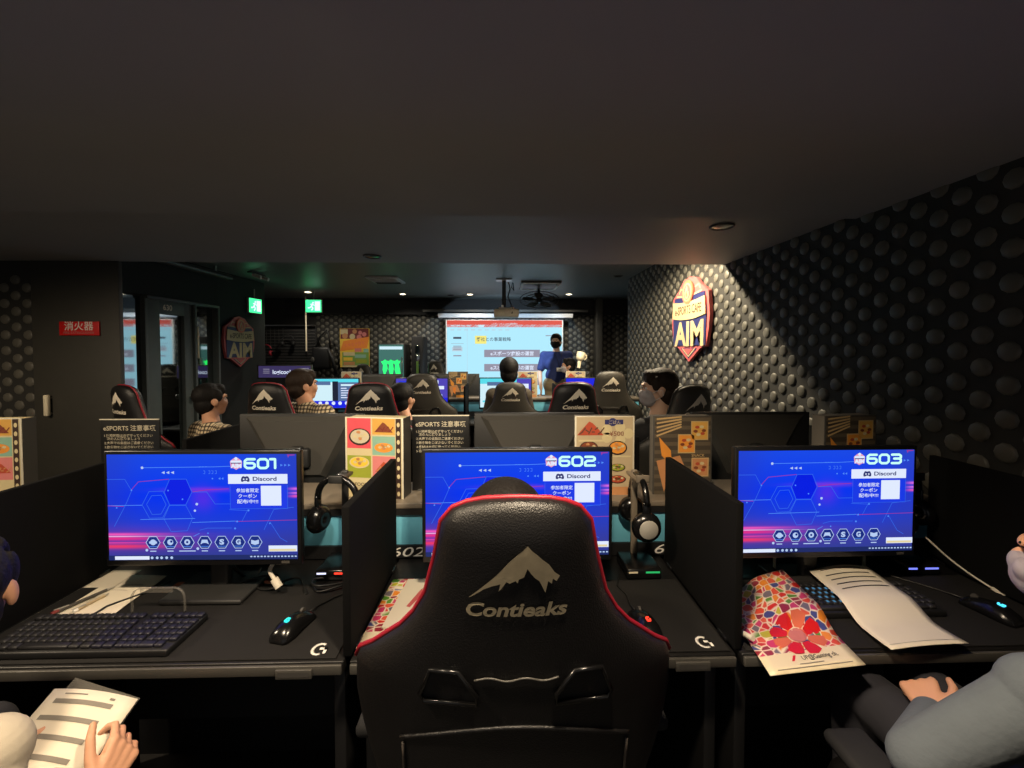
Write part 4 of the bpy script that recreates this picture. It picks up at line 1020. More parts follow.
# ------------------------------------------------------------------ papers and small things on the front desks
def sheet(b, corners, zfn, m, nu=10, nv=14, uv=True):
    """corners near-left, near-right, far-left, far-right in XY; zfn gives the height"""
    nl, nr, fl, fr = [Vector(c) for c in corners]
    def fn(u, v):
        p = (nl * (1 - u) + nr * u) * (1 - v) + (fl * (1 - u) + fr * u) * v
        return (p.x, p.y, zfn(p.x, p.y, u, v))
    b.grid(fn, nu, nv, m, True, uv=uv); return fn
def up(v): return v * v * (3 - 2 * v)
def st(a, b_, x): return up(max(0, min(1, (x - a) / (b_ - a))))
def mosaic_folder(label, corners, zfn):
    t = thing('mosaic_folder', label, 'folder')
    b = MB(); fn = sheet(b, corners, zfn, M['mosaic']); o = b.obj('printed_sheet', t, recalc=False)
    md = o.modifiers.new('thickness', 'SOLIDIFY'); md.thickness = .0016; md.offset = -1
    b = MB()
    def onto(pts, m, e):   # flat marks laid on the sheet
        b.add([Vector(fn(u, v)) + Vector((0, 0, e)) for u, v in pts], [list(range(len(pts)))], m)
    cu, cv = .56, .33
    for k in range(8):
        a0 = -.1 + k * .785; a1 = a0 + .68
        onto([(cu + r * math.cos(a), cv + r * 1.0 * .62 * math.sin(a)) for a, r in ((a0, .12), (a0 - .02, .22), (a0 + .04, .29), ((a0 + a1) / 2, .315), (a1 - .04, .29), (a1 + .02, .22), (a1, .12))], M['coral' if k % 3 == 1 else 'red_sign'], .0016)
    onto([(cu + .10 * math.cos(k * PI / 8), cv + .065 * math.sin(k * PI / 8)) for k in range(16)], M['salmon'], .0018)
    onto([(cu + .05 * math.cos(k * PI / 8), cv + .035 * math.sin(k * PI / 8)) for k in range(16)], M['cream2'], .002)
    b.obj('red_flower', t)
    b = MB()
    tv, tf = text_mesh('UP@Gaming ch.', .01, 0); x1 = max(p[0] for p in tv)
    b.add([Vector(fn(.42 + .40 * p[0] / x1, .10 + .055 * p[1])) + Vector((0, 0, .0013)) for p in tv], tf, M['print_dark'])
    for v, u0, u1 in ((.062, .36, .62), (.03, .1, .9)):
        b.add([Vector(fn(u, v_)) + Vector((0, 0, .0013)) for u, v_ in ((u0, v), (u1, v), (u1, v + .007), (u0, v + .007))], [[0, 1, 2, 3]], M['paper_grey'])
    b.add([Vector(fn(u, v)) + Vector((0, 0, .0014)) for u, v in ((.30, .10), (.33, .10), (.38, .15), (.35, .15))], [[0, 1, 2, 3]], M['red_sign'])
    b.obj('lettering', t)
    return t
DZ = .7262
mosaic_folder('mosaic patterned folder hanging over the edge of the 603 desk', [(.612, .918), (.858, .945), (.655, 1.215), (.905, 1.31)], lambda x, y, u, v: DZ + .034 * st(1.04, 1.13, y) * st(.70, .80, x) + .004)
mosaic_folder('mosaic patterned folder under the white booklet left of the big chair', [(-.362, 1.035), (-.10, 1.05), (-.35, 1.35), (-.10, 1.36)], lambda x, y, u, v: DZ + .001)
def printed_paper(label, corners, zfn, bars, m='paper'):
    t = thing('printed_paper', label, 'paper')
    b = MB(); fn = sheet(b, corners, zfn, M[m]); o = b.obj('sheet', t, recalc=False)
    md = o.modifiers.new('thickness', 'SOLIDIFY'); md.thickness = .0006; md.offset = -1
    b = MB(); n = 10
    for v, u0, u1, hh in bars:
        vs = []
        for i in range(n + 1):
            u = u0 + (u1 - u0) * i / n
            vs.append(Vector(fn(u, v)) + Vector((0, 0, .0009))); vs.append(Vector(fn(u, v + hh)) + Vector((0, 0, .0009)))
        b.add(vs, [[2 * i, 2 * i + 2, 2 * i + 3, 2 * i + 1] for i in range(n)], M['print_dark'])
    if bars: b.obj('printed_bars', t)
    return t
printed_paper('white printed paper curling over the right half of the 603 keyboard', [(.935, .962), (1.145, .978), (.985, 1.30), (1.195, 1.322)], lambda x, y, u, v: DZ + .031 * st(1.06, 1.16, y) + .012 * math.sin(PI * u) * (.3 + .7 * v) + .006 + .02 * (1 - v) ** 3,
              [(.95, .15, .82, .012), (.86, .14, .86, .014), (.79, .15, .88, .014), (.72, .16, .88, .014), (.65, .16, .90, .014), (.05, .05, .95, .003)])
printed_paper('cream paper with pens beside the left divider on the 601 desk', [(-1.318, 1.168), (-1.20, 1.168), (-1.318, 1.44), (-1.215, 1.43)], lambda x, y, u, v: .7225 + .004 * u, [])
printed_paper('cream paper tucked behind the 601 keyboard', [(-1.215, 1.175), (-1.085, 1.172), (-1.22, 1.40), (-1.10, 1.39)], lambda x, y, u, v: .7285 + .002 * math.sin(6 * v), [(.6, .1, .5, .006), (.75, .15, .7, .006)])
def pen(label, p0, p1, m):
    t = thing('pen', label, 'pen', p0)
    d = Vector(p1) - Vector(p0)
    b = MB(); b.cyl((0, 0, 0), d * .85, .0042, M[m]); b.cyl(d * .85, d, .004, M['silver'], .001); b.obj('barrel', t)
    b = MB(); b.cyl(d * -.12, (0, 0, 0), .0046, M['maroon' if m == 'mon_grey' else 'white']); b.box(d * .05 + Vector((0, 0, .005)), (.004, .03, .002), M['silver'], rot=(0, 0, -.6)); b.obj('cap', t)
pen('dark red capped pen on the cream papers by the left divider', (-1.252, 1.20, .733), (-1.205, 1.32, .733), 'mon_grey')
pen('pale pen lying beside the dark red pen', (-1.20, 1.20, .735), (-1.185, 1.28, .735), 'beige')
t = thing('booklet', 'white booklet with a drawn pencil on the mosaic folder', 'booklet', (-.235, 1.215, .7285), -.08)
b = MB(); b.box((0, 0, .003), (.148, .235, .006), M['paper'], bev=.001); b.obj('cover', t)
b = MB(); Fz = Matrix.Translation((-.015, .03, .0064)) @ Matrix.Rotation(-.25, 4, 'Z')
b.poly([(-.006, -.06), (.006, -.06), (.009, .03), (-.009, .03)], M['rose'], Fz); b.poly([(-.009, .03), (.009, .03), (.001, .075)], M['beige'], Fz); b.poly([(-.002, .06), (.003, .06), (.001, .075)], M['print_dark'], Fz, .0002)
b.line([(.04, .05), (.05, .0), (.035, -.03), (.03, .02), (.045, .06)], .003, M['teal'], Fz); b.obj('drawn_pencil', t)
t = thing('note_card', 'orange edged card among the cables below the 601 screen', 'card', (-.87, 1.30, .7212), 0)
b = MB(); b.box((0, .02, .001), (.34, .08, .002), M['orange_card'], bev=.0005); b.obj('card_sheet', t)
b = MB(); b.rect(-.17, -.02, .17, -.006, M['cream2'], None, .0023); b.obj('border', t)
t = thing('note_card', 'orange edged card lying under the 603 screen', 'card', (1.06, 1.32, .7212), 0)
b = MB(); b.box((0, .01, .001), (.29, .07, .002), M['orange_card'], bev=.0005); b.obj('card_sheet', t)
b = MB(); b.rect(-.145, -.025, .145, -.012, M['cream2'], None, .0023); b.obj('border', t)
def riser(label, x, y, w, h, marks, m='acrylic', d=.006):
    t = thing('acrylic_riser', label, 'riser', (x, y, .7212))
    path = [(-w / 2, 0, 0), (-w / 2, 0, h * .6)] + [(-w / 2 + .03 - .03 * math.cos(a), 0, h - .03 + .03 * math.sin(a)) for a in (.4, .8, 1.2, PI / 2)] + [(w / 2 - .03 + .03 * math.sin(a), 0, h - .03 + .03 * math.cos(a)) for a in (0, .4, .8, 1.2, PI / 2)] + [(w / 2, 0, -.0)]
    b = MB(); vs = []
    for p in path: vs += [(p[0], -d, p[2]), (p[0], d, p[2])]
    b.add(vs, [[2 * i, 2 * i + 2, 2 * i + 3, 2 * i + 1] for i in range(len(path) - 1)], M[m], True)
    o = b.obj('bent_strip', t); md = o.modifiers.new('thickness', 'SOLIDIFY'); md.thickness = .003
    b = MB(); b.box((0, -d - .0005, h - .006), (w - .06, .003, .012), M[m]); b.obj('front_lip', t)
    if marks:
        b = MB(); b.text(marks, .014, M['print_dark'], face_front(.02, -d - .0025, h - .006), width=w * .72, height=.007); b.obj('print', t)
riser('bent cream strip with small print below the 603 screen', 1.07, 1.365, .31, .080, 'ご自由にお使いください　持出禁止')
riser('bent cream strip among the cables below the 601 screen', -.975, 1.20, .15, .075, None, 'clear', .004)
def cable(label, pts, r=.0035, m='cable', ends=True):
    t = thing('cable', label, 'cable')
    b = MB(); P_ = [Vector(p) for p in pts]; sm = []
    for i in range(len(P_) - 1):        # Catmull-Rom
        p0, p1, p2, p3 = P_[max(0, i - 1)], P_[i], P_[i + 1], P_[min(len(P_) - 1, i + 2)]
        for k in range(6):
            s = k / 6
            sm.append(.5 * ((2 * p1) + (p2 - p0) * s + (2 * p0 - 5 * p1 + 4 * p2 - p3) * s * s + (3 * p1 - p0 - 3 * p2 + p3) * s ** 3))
    sm.append(P_[-1]); b.tube(sm, r, M[m]); b.obj('cord', t)
    if ends:
        b = MB(); d = (sm[-1] - sm[-2]).normalized(); b.cyl(sm[-1], sm[-1] + d * .03, r * 1.9, M[m]); b.obj('plug', t)
Zd = .7245
cable('black cable looped in a tangle right of the 601 screen', [(-.60, 1.33, Zd), (-.56, 1.28, Zd + .006), (-.50, 1.30, Zd + .012), (-.47, 1.34, Zd + .006), (-.53, 1.37, Zd), (-.60, 1.34, Zd + .012), (-.57, 1.29, Zd + .018), (-.49, 1.32, Zd + .012), (-.45, 1.38, Zd)])
cable('black cable running under the 601 screen', [(-1.0, 1.42, Zd), (-.92, 1.36, Zd + .006), (-.82, 1.38, Zd + .01), (-.74, 1.33, Zd), (-.66, 1.36, Zd + .008), (-.61, 1.30, Zd)])
cable('black cable with a small loop under the right half of the 601 screen', [(-.80, 1.40, Zd + .02), (-.76, 1.31, Zd + .004), (-.70, 1.30, Zd + .01), (-.72, 1.35, Zd + .022), (-.80, 1.33, Zd + .018), (-.84, 1.28, Zd)])
cable('white cable with a blocky plug hanging below the 601 screen', [(-.70, 1.29, .855), (-.69, 1.285, .83), (-.705, 1.28, .80), (-.69, 1.275, .775)], .006, 'cable_white')
cable('thin white cable along the divider right of the 602 screen', [(.60, 1.44, .76), (.606, 1.30, .745), (.62, 1.2, .735), (.605, 1.08, .74), (.615, 1.03, .75)], .0035, 'cable_white')
cable('thin white cable in the dark corner right of the 603 screen', [(1.43, 1.36, .84), (1.47, 1.33, .79), (1.50, 1.29, .755), (1.53, 1.25, .728)], .003, 'cable_white')
# ------------------------------------------------------------------ gaming chairs
WT = [(1.222, .012), (1.220, .055), (1.214, .083), (1.203, .108), (1.178, .128), (1.11, .1415), (1.041, .160), (1.0, .183), (.968, .210), (.943, .240), (.918, .268), (.897, .298), (.875, .308), (.81, .312), (.74, .302), (.68, .288), (.60, .262), (.45, .235), (.42, .215)]
def wz(z):
    for (z1, w1), (z0, w0) in zip(WT, WT[1:]):
        if z0 <= z <= z1: return w0 + (w1 - w0) * (z - z0) / (z1 - z0)
    return WT[0][1] if z > WT[0][0] else WT[-1][1]
def yc(z): return -.17 - .11 * (z - .45) / .78
def wing(x): return .06 * (abs(x) / .30) ** 2.4
def tz(z): return .048 if z < 1.15 else .048 * max(.25, math.sqrt(max(0, 1 - ((z - 1.15) / .078) ** 2)))
def yback(x, z):
    c = min(1, abs(x) / wz(z)) ** (1 / .8)
    return yc(z) + wing(x) - tz(z) * max(0, 1 - c * c) ** .4
MOUNT = [(328, 310), (375, 268), (400, 245), (440, 200), (487, 157), (500, 172), (510, 180), (513, 200), (518, 212), (526, 196), (545, 212), (560, 235), (575, 247), (563, 244), (566, 262), (555, 253), (553, 268), (543, 260), (536, 294), (526, 272), (519, 258), (508, 250), (498, 238), (487, 222), (478, 246), (468, 240), (461, 263), (450, 250), (440, 264), (432, 258), (417, 280), (410, 287), (415, 266), (393, 272), (370, 282), (345, 300)]
def make_chair(label, pip, leather, thread, loc, rz=0.0, lift=0.0):
    t = thing('gaming_chair', label, 'chair', loc, rz, 'gaming chairs')
    b = MB(); zs = []
    for (z1, _), (z0, _) in zip(WT, WT[1:]):
        n = max(1, int((z1 - z0) / .022)); zs += [z1 + (z0 - z1) * k / n for k in range(n)]
    zs.append(WT[-1][0]); N = 40; vs = []; fs = []
    for z in zs:
        w = wz(z); tt = tz(z)
        for k in range(N):
            a = 2 * PI * k / N; c, s = math.cos(a), math.sin(a)
            x = w * math.copysign(abs(c) ** .8, c)
            vs.append((x, yc(z) + wing(x) + tt * math.copysign(abs(s) ** .8, s), z))
    for j in range(len(zs) - 1):
        for k in range(N):
            q = (k + 1) % N; fs.append([j * N + k, j * N + q, (j + 1) * N + q, (j + 1) * N + k])
    fs.append(list(range(N))); fs.append([(len(zs) - 1) * N + k for k in range(N)])
    b.add(vs, fs, leather, True)
    back = b.obj('backrest', t)
    b = MB(); pts = []
    zz = [z for z in zs if z > .868]
    for s in (-1, 1):
        col = [(s * (wz(z) + .001), yc(z) + wing(wz(z)), z) for z in zz]
        pts += (col[::-1] if s < 0 else col)
    b.tube(pts, .0048, pip, 8); b.obj('piping', back)['label'] = 'piping along the edge of the backrest'
    b = MB()
    def lay(p, e=.0022): return (p[0], yback(p[0], p[2]) - e, p[2])
    k = 1 / (2.667 * 617)
    mp = [((a - 460) * k, 1.157 + lift - (c - 157) * k) for a, c in MOUNT]
    bm = bmesh.new(); f = bm.faces.new([bm.verts.new((x, 0, z)) for x, z in mp]); bmesh.ops.triangulate(bm, faces=[f])
    bmesh.ops.subdivide_edges(bm, edges=list(bm.edges), cuts=2, use_grid_fill=True); bm.verts.index_update()
    b.add([lay((v.co.x, 0, v.co.z), .003) for v in bm.verts], [[v.index for v in f.verts] for f in bm.faces], thread, False); bm.free()
    b.text('Contieaks', .03, thread, None, width=.168, height=.026, bold=.03, shear=.2, fn=lambda p: lay((p[0], 0, 1.044 + lift + p[1])))
    b.obj('embroidered_logo', back, recalc=False)['label'] = 'embroidered mountain over the word Contieaks'
    for s in (-1, 1):
        b = MB(); cx, cz = s * .118 + .0, .89
        o = [(-.05, -.026), (.042, -.03), (.05, -.018), (.03, .032), (-.018, .034), (-.05, -.01)]
        o = [(cx + s * a, cz + c) for a, c in o]
        ring = [lay((x, 0, z), .004) for x, z in o]
        b.tube(ring, .0042, M['black_gloss'], 8, closed=True)
        b.add([lay((x, 0, z), .001) for x, z in o], [list(range(len(o)))], M['black'])
        b.obj('harness_slot', back)
    b = MB()
    b.tube([lay((x / 20 * .06, 0, .912 + .003 * math.sin(x * .3)), .003) for x in range(-24, 25)][::2], .0018, M['mon_grey'], 6)
    b.tube([lay((x * .0105, 0, .815 - .05 * (x / 20) ** 2), .001) for x in range(-20, 21)], .0038, leather, 6)
    for s in (-1, 1): b.tube([lay((s * .205, 0, .755 - i * .03), .001) for i in range(12)], .0035, M['piping_dark'], 6)
    b.obj('seam', back)
    b = MB(); b.box((0, .03, .455), (.40, .46, .10), leather, bev=.035)
    for s in (-1, 1): b.box((s * .215, .03, .475), (.11, .46, .12), leather, bev=.045)
    seat = b.obj('seat', t)
    b = MB()
    for s in (-1, 1): b.tube([(s * .272, -.16 + i * .04, .50 + .012 * math.sin(i)) for i in range(10)], .006, pip, 6); b.tube([(s * .268, -.16 + i * .04, .43) for i in range(10)], .005, pip, 6)
    b.obj('seat_piping', seat)
    for s in (-1, 1):
        b = MB(); b.box((s * .295, .03, .655), (.088, .27, .03), M['black_matte'], bev=.013); b.box((s * .295, .0, .53), (.04, .075, .23), M['black'], bev=.01); b.box((s * .24, .0, .412), (.16, .07, .02), M['black'], bev=.004); b.obj('armrest', t)
    b = MB(); b.box((0, 0, .39), (.3, .32, .03), M['black'], bev=.006); b.cyl((0, 0, .1), (0, 0, .38), .028, M['black_gloss']); b.cyl((0, 0, .1), (0, 0, .24), .038, M['black']); b.obj('gas_lift', t)
    b = MB()
    for k5 in range(5):
        a = 2 * PI * k5 / 5 + .3; b.box((.15, 0, .105), (.3, .05, .035), M['black'], bev=.012, M=Matrix.Rotation(a, 4, 'Z'))
    b.ell((0, 0, .11), (.06, .06, .03), M['black']); b.obj('star_base', t)
    for k5 in range(5):
        a = 2 * PI * k5 / 5 + .3; b = MB(); R = Matrix.Rotation(a, 4, 'Z') @ Matrix.Translation((.29, 0, .032))
        for s in (-1, 1): b.cyl((0, s * .012, 0), (0, s * .03, 0), .031, M['black_gloss'], M=R)
        b.box((0, 0, .03), (.03, .03, .06), M['black'], M=R, bev=.006); b.obj('caster', t)
    return t
ch = make_chair('large red piped gaming chair with a mountain logo in front of the 602 screen', M['piping_red'], M['leather'], M['thread'], (.026, .98, 0))
dup(ch, (1.02, .69, 0), .0, 'red piped gaming chair whose armrest shows beside the grey sweatshirt')
dup(ch, (-1.13, .66, 0), -.05, 'red piped gaming chair under the person holding the printed sheet')
chb = make_chair('dark red piped chair with pale logo right behind the bright food menu', M['piping_red'], M['leather'], M['thread_pale'], (-.825, 2.9, 0), .04, .03); chb.scale = (1, 1, 1.035)
dup(chb, (.44, 2.92, 0), .1, 'dark red piped chair with pale logo behind the beige food menu')
dup(chb, (-1.41, 2.93, 0), -.2, 'dark red piped chair just left of the person facing the split screen')
dup(chb, (-2.08, 2.76, 0), -.5, 'dark red piped chair behind the left eSPORTS notice')
chc = make_chair('black chair with a mountain logo left of the purple screen', M['leather'], M['leather_grey'], M['thread_pale'], (-.72, 4.03, 0), .05, .02)
chc.scale = (1, 1, 1.03)
c2 = dup(chc, (.085, 4.03, 0), 0, 'black chair with round head showing over it before the projection'); c2.scale = (1, 1, .965)
c3 = dup(chc, (1.0, 4.03, 0), -.05, 'black chair with a mountain logo right of the blue screen'); c3.scale = (1, 1, 1.045)
c4 = dup(chc, (1.0, 2.62, 0), .35, 'black chair turned sideways behind the person in black'); c4.scale = (1, 1, 1.04)
c5 = dup(chc, (-1.80, 6.22, 0), -.6, 'far chair whose logo shows in front of the glowing fridge'); c5.scale = (1, 1, 1.04)
c6 = dup(chc, (-.78, 6.22, 0), -.6, 'far chair whose logo shows at the lower left of the projection'); c6.scale = (1, 1, 1.08)
c7 = dup(chc, (.98, 5.95, 0), 1.3, 'far chair under the dark haired person right of the presenter'); c7.scale = (1, 1, .95)

# ------------------------------------------------------------------ people
def head(root, b, c, yaw, pitch, s, hair, mask=None, vox=.006, roll=0.0, hs=1.0):
    """adds the head to the body shape b; hair, eyes and mask become children"""
    H = Matrix.Translation(c) @ Matrix.Rotation(yaw, 4, 'Z') @ Matrix.Rotation(-pitch, 4, 'X') @ Matrix.Rotation(roll, 4, 'Y') @ Matrix.Scale(s, 4)
    sk = b.mats[0] if b.mats else M['skin']
    b.ell((0, -.012, .03), (.075, .093, .088), sk, M=H); b.ell((0, .028, -.045), (.056, .062, .07), sk, M=H)
    b.ell((0, .045, -.085), (.035, .035, .03), sk, M=H); b.ell((0, .09, -.022), (.012, .018, .022), sk, M=H); b.ell((0, .088, .02), (.05, .012, .012), sk, M=H)
    for q in (-1, 1): b.ell((q * .077, -.008, -.012), (.011, .022, .033), sk, M=H); b.ell((q * .04, .06, -.03), (.028, .028, .026), sk, M=H)
    def parts():
        h = MB()
        h.ell((0, -.02, .045), (.083 * hs, .100 * hs, .088 * hs), hair, M=H); h.ell((0, -.05, -.02), (.074 * hs, .062 * hs, .078 * hs), hair, M=H)
        h.ell((0, .048, .085), (.062, .045, .032), hair, M=H)
        for k in range(7): h.ell((-.05 + k * .0167, .078 - .004 * abs(k - 3), .062 + .006 * (k % 2)), (.012, .014, .026), hair, M=H, u=8, v=6)
        for q in (-1, 1): h.ell((q * .072, .018, .035), (.014, .03, .045), hair, M=H)
        remesh(h, 'hair', vox * s, root, 3)
        for q in (-1, 1):
            e = MB(); e.ell((q * .031, .073, .002), (.013, .009, .008), M['eye'], M=H, u=10, v=8); e.ell((q * .031, .0805, .002), (.006, .003, .006), M['iris'], M=H, u=8, v=6)
            e.box((q * .031, .0895, .022), (.03, .006, .005), hair, M=H, bev=.002); e.obj('eye', root)
        if mask:
            k = MB(); k.ell((0, .048, -.058), (.064, .058, .054), mask, M=H); k.ell((0, .088, -.036), (.026, .024, .03), mask, M=H)
            for q in (-1, 1): k.ell((q * .042, .062, -.036), (.033, .034, .032), mask, M=H); mk = remesh(k, 'face_mask', vox * s, root, 3)
            k = MB()
            for q in (-1, 1): k.tube([H @ Vector(p) for p in ((q * .055, .05, -.03), (q * .08, .015, -.005), (q * .088, -.015, .0), (q * .082, -.02, -.03), (q * .056, .04, -.08))], .002, mask, 6)
            k.obj('ear_loop', mk)
        else:
            k = MB(); k.ell((0, .086, -.058), (.02, .006, .007), M['lip'], M=H, u=10, v=6); k.obj('mouth', root)
    return H, parts

def hand(b, w, d, n, side, s=1.0, curl=(.5, .6, .7, .8), thumb=(.5, .5), spread=.06):
    """palm and five bent fingers from the wrist w; d points along the palm, n out of its back; side=+1 puts the thumb on d x n"""
    sk = b.mats[0]; w = Vector(w); d = Vector(d).normalized(); n = Vector(n); n = (n - d * n.dot(d)).normalized(); a = d.cross(n) * side
    R = .0085 * s; L = .085 * s
    for i, o in enumerate((.030, .010, -.010, -.029)):
        base = w + d * (L * (1.0 - .05 * i)) + a * (o * s)
        b.cap(w + d * .01 + a * (o * .55 * s), base, .014 * s, .0115 * s, sk)
        p = base; dirv = (d + a * (spread * (1.5 - i))).normalized(); c = curl[i]
        lens = ((.040, .026, .020), (.045, .029, .022), (.042, .027, .021), (.033, .021, .018))[i]
        for j, l in enumerate(lens):
            ang = c * (.8, 1.0, .7)[j]
            ax = dirv.cross(n).normalized()
            dirv = (Matrix.Rotation(-ang, 3, ax) @ dirv)
            # keep the back direction rotating along with the bend
            n2 = Matrix.Rotation(-ang, 3, ax) @ n
            q = p + dirv * l * s
            b.cap(p, q, R * (1 - .06 * j) + .0006, R * (.92 - .06 * j), sk, seg=10); p = q
            n_keep = n2
    base = w + d * (.022 * s) + a * (.026 * s)
    tdir = (d * .75 + a * .75 - n * .25 * thumb[1]).normalized()
    p = base
    for j, l in enumerate((.040, .032, .026)):
        q = p + tdir * l * s
        b.cap(p, q, (.0135, .0105, .0095)[j] * s, (.0105, .0095, .0078)[j] * s, sk, seg=10)
        p = q; tdir = (tdir + (d - a * .9) * thumb[0] * .5).normalized()

def person(label, loc, head_c, yaw, pitch, s, skin, hair, top, bottom, sh, arms, hips, knees=None, ankles=None, mask=None, vox=.012, sleeve=.0, hands=None, short=False, roll=0.0, group=None, hs=1.0, chest_r=1.0):
    """all joints in world space; loc is the floor point the figure belongs to"""
    t = thing('person', label, 'person', loc, 0, group)
    inv = Matrix.Translation(-Vector(loc)); V = lambda p: inv @ Vector(p)
    b = MB(); b._m(skin)
    Hc = V(head_c); shl, shr = V(sh[0]), V(sh[1]); hl, hr = V(hips[0]), V(hips[1])
    neck = (shl + shr) / 2 + Vector((0, 0, .03 * s)); pel = (hl + hr) / 2
    Hm, parts = head(t, b, Hc, yaw, pitch, s, hair, mask, min(vox, .007), roll, hs)
    nb = Hm @ Vector((0, -.02, -.07)); b.cap(nb, neck, .05 * s, .058 * s, skin)
    r = chest_r
    def torso(bb, m, e):
        ch_ = neck * .68 + pel * .32; wa = neck * .3 + pel * .7
        ax = (shr - shl) * .28
        bb.cap(ch_ - ax * .8, ch_ + ax * .8, .105 * s * r + e, .105 * s * r + e, m); bb.cap(wa - ax * .5, wa + ax * .5, .105 * s * r + e, .105 * s * r + e, m)
        bb.cap(pel - ax * .5, pel + ax * .5, .115 * s * r + e, .115 * s * r + e, m); bb.cap(ch_, pel, .11 * s * r + e, .12 * s * r + e, m); bb.cap(shl, shr, .055 * s + e, .055 * s + e, m); bb.cap(neck - Vector((0, 0, .03)) * s, ch_, .075 * s + e, .11 * s * r + e, m)
        bb.cap(shl, ch_ - ax, .06 * s + e, .08 * s + e, m); bb.cap(shr, ch_ + ax, .06 * s + e, .08 * s + e, m)
    torso(b, skin, 0)
    arms = [(V(e), V(w)) for e, w in arms]
    for S_, (e, w) in zip((shl, shr), arms): b.cap(S_, e, .047 * s, .038 * s, skin); b.cap(e, w, .038 * s, .026 * s, skin)
    for i, hd in enumerate(hands or ()):
        if hd: hand(b, arms[i][1], hd[0], hd[1], hd[2], s * 1.12, *hd[3:])
        elif hands is not None:
            e, w = arms[i]; d = (w - e).normalized(); hand(b, w, d, (0, 0, 1) if abs(d.z) < .8 else (0, 1, 0), 1 if i == 0 else -1, s)
    if hands is None:
        for i, (e, w) in enumerate(arms):
            d = (w - e).normalized(); hand(b, w, d, (0, 0, 1) if abs(d.z) < .8 else ((1, 0, 0) if i else (-1, 0, 0)), 1 if i == 0 else -1, s * 1.05)
    kn = [V(k) for k in knees]; an = [V(k) for k in ankles]
    for h_, k, a in zip((hl, hr), kn, an):
        b.cap(h_, k, .08 * s, .055 * s, skin); b.cap(k, a, .054 * s, .035 * s, skin)
        f = Vector((k.x - h_.x, k.y - h_.y, 0)); f = f.normalized() if f.length > .05 else Vector((0, -1, 0)) if (Hm.to_3x3() @ Vector((0, 1, 0))).y < 0 else Vector((0, 1, 0))
        z0 = .045 * s
        b.cap((a.x - f.x * .03, a.y - f.y * .03, z0), (a.x + f.x * .15 * s, a.y + f.y * .15 * s, z0 * .8), .042 * s, .034 * s, skin)
    body = remesh(b, 'body', vox, t, 3)
    parts()
    c = MB(); c._m(top); torso(c, top, .012)
    for S_, (e, w) in zip((shl, shr), arms):
        if short:
            m_ = S_ + (e - S_) * .75; c.cap(S_, m_, .062 * s, .06 * s, top)
        else:
            c.cap(S_, e, .064 * s, .056 * s, top); c.cap(e, e + (w - e) * (.9 - sleeve), .056 * s, .04 * s, top)
    o = remesh(c, 'shirt', vox, t, 3)
    c = MB(); c._m(bottom); ax = (hr - hl) * .5
    c.cap(pel - ax * .8, pel + ax * .8, .135 * s * r, .135 * s * r, bottom)
    for h_, k, a in zip((hl, hr), kn, an): c.cap(h_, k, .095 * s, .07 * s, bottom); c.cap(k, k + (a - k) * .88, .068 * s, .052 * s, bottom)
    remesh(c, 'trousers', max(vox, .01), t, 3)
    for h_, k, a in zip((hl, hr), kn, an):
        f = Vector((k.x - h_.x, k.y - h_.y, 0)); f = f.normalized() if f.length > .05 else Vector((0, -1, 0)) if (Hm.to_3x3() @ Vector((0, 1, 0))).y < 0 else Vector((0, 1, 0))
        c = MB(); c._m(M['black']); c.cap((a.x - f.x * .04, a.y - f.y * .04, .05), (a.x + f.x * .17 * s, a.y + f.y * .17 * s, .042), .05 * s, .042 * s, M['black']); c.box((a.x + f.x * .05, a.y + f.y * .05, .012), (.08 + abs(f.x) * .16, .08 + abs(f.y) * .16, .024), M['black'])
        remesh(c, 'shoe', .008, t, 2)
    return t

def seated(label, x, y, rz, head_c, yaw, pitch, s, skin, hair, top, bottom, mask=None, vox=.012, arms=None, seat=.50, sh_c=None, **kw):
    """a figure on a chair at x, y that faces along rz; unspecified joints follow the chair"""
    R = Matrix.Rotation(rz, 3, 'Z'); L = lambda a, b_, c: tuple(Vector((x, y, 0)) + R @ Vector((a, b_, c)))
    hz = seat + .10 * s
    sc = Vector(sh_c) if sh_c else Vector(head_c) + R @ Vector((0, -.03, -.225 * s))
    sh = [tuple(sc + R @ Vector((q * .155 * s, 0, 0))) for q in (-1, 1)]
    if arms is None:
        arms = [(tuple(Vector(sh[i]) + R @ Vector(((-1, 1)[i] * .06, .06, -.24 * s))), tuple(Vector(sh[i]) + R @ Vector(((-1, 1)[i] * -.02, .26 * s, -.27 * s)))) for i in (0, 1)]
    hips = [L(q * .085 * s, -.02, hz) for q in (-1, 1)]
    knees = [L(q * .10 * s, .38 * s, hz + .02) for q in (-1, 1)]; ank = [L(q * .11 * s, .36 * s, .10) for q in (-1, 1)]
    return person(label, (x, y, 0), head_c, yaw, pitch, s, skin, hair, top, bottom, sh, arms, hips, knees, ank, mask, vox, **kw)

# child with the printed sheet, front left
seated('person in a white shirt holding a printed sheet in front of the 601 desk', -1.10, .66, 0, (-.985, .78, 1.02), .6, -.2, .80, M['skin'], M['hair'], M['shirt_white'], M['trousers'], vox=.0038, sh_c=(-1.005, .72, .775),
       arms=[((-1.19, .66, .66), (-1.035, .80, .645)), ((-.80, .63, .60), (-.775, .800, .618))], short=False, sleeve=.25,
       hands=[((.45, .88, .16), (-.55, .1, .8), 1, (.25, .3, .35, .4), (.2, .3)), ((-.02, .85, .50), (.80, .0, .5), -1, (.85, .9, 1.0, 1.0), (.25, .5))])
# child behind the big chair
seated('person whose dark hair shows over the top of the big red piped chair', .026, 1.0, 0, (.010, .92, 1.055), 0, -.1, .86, M['skin'], M['hair'], M['shirt_navy'], M['trousers'], vox=.008, hs=1.32)
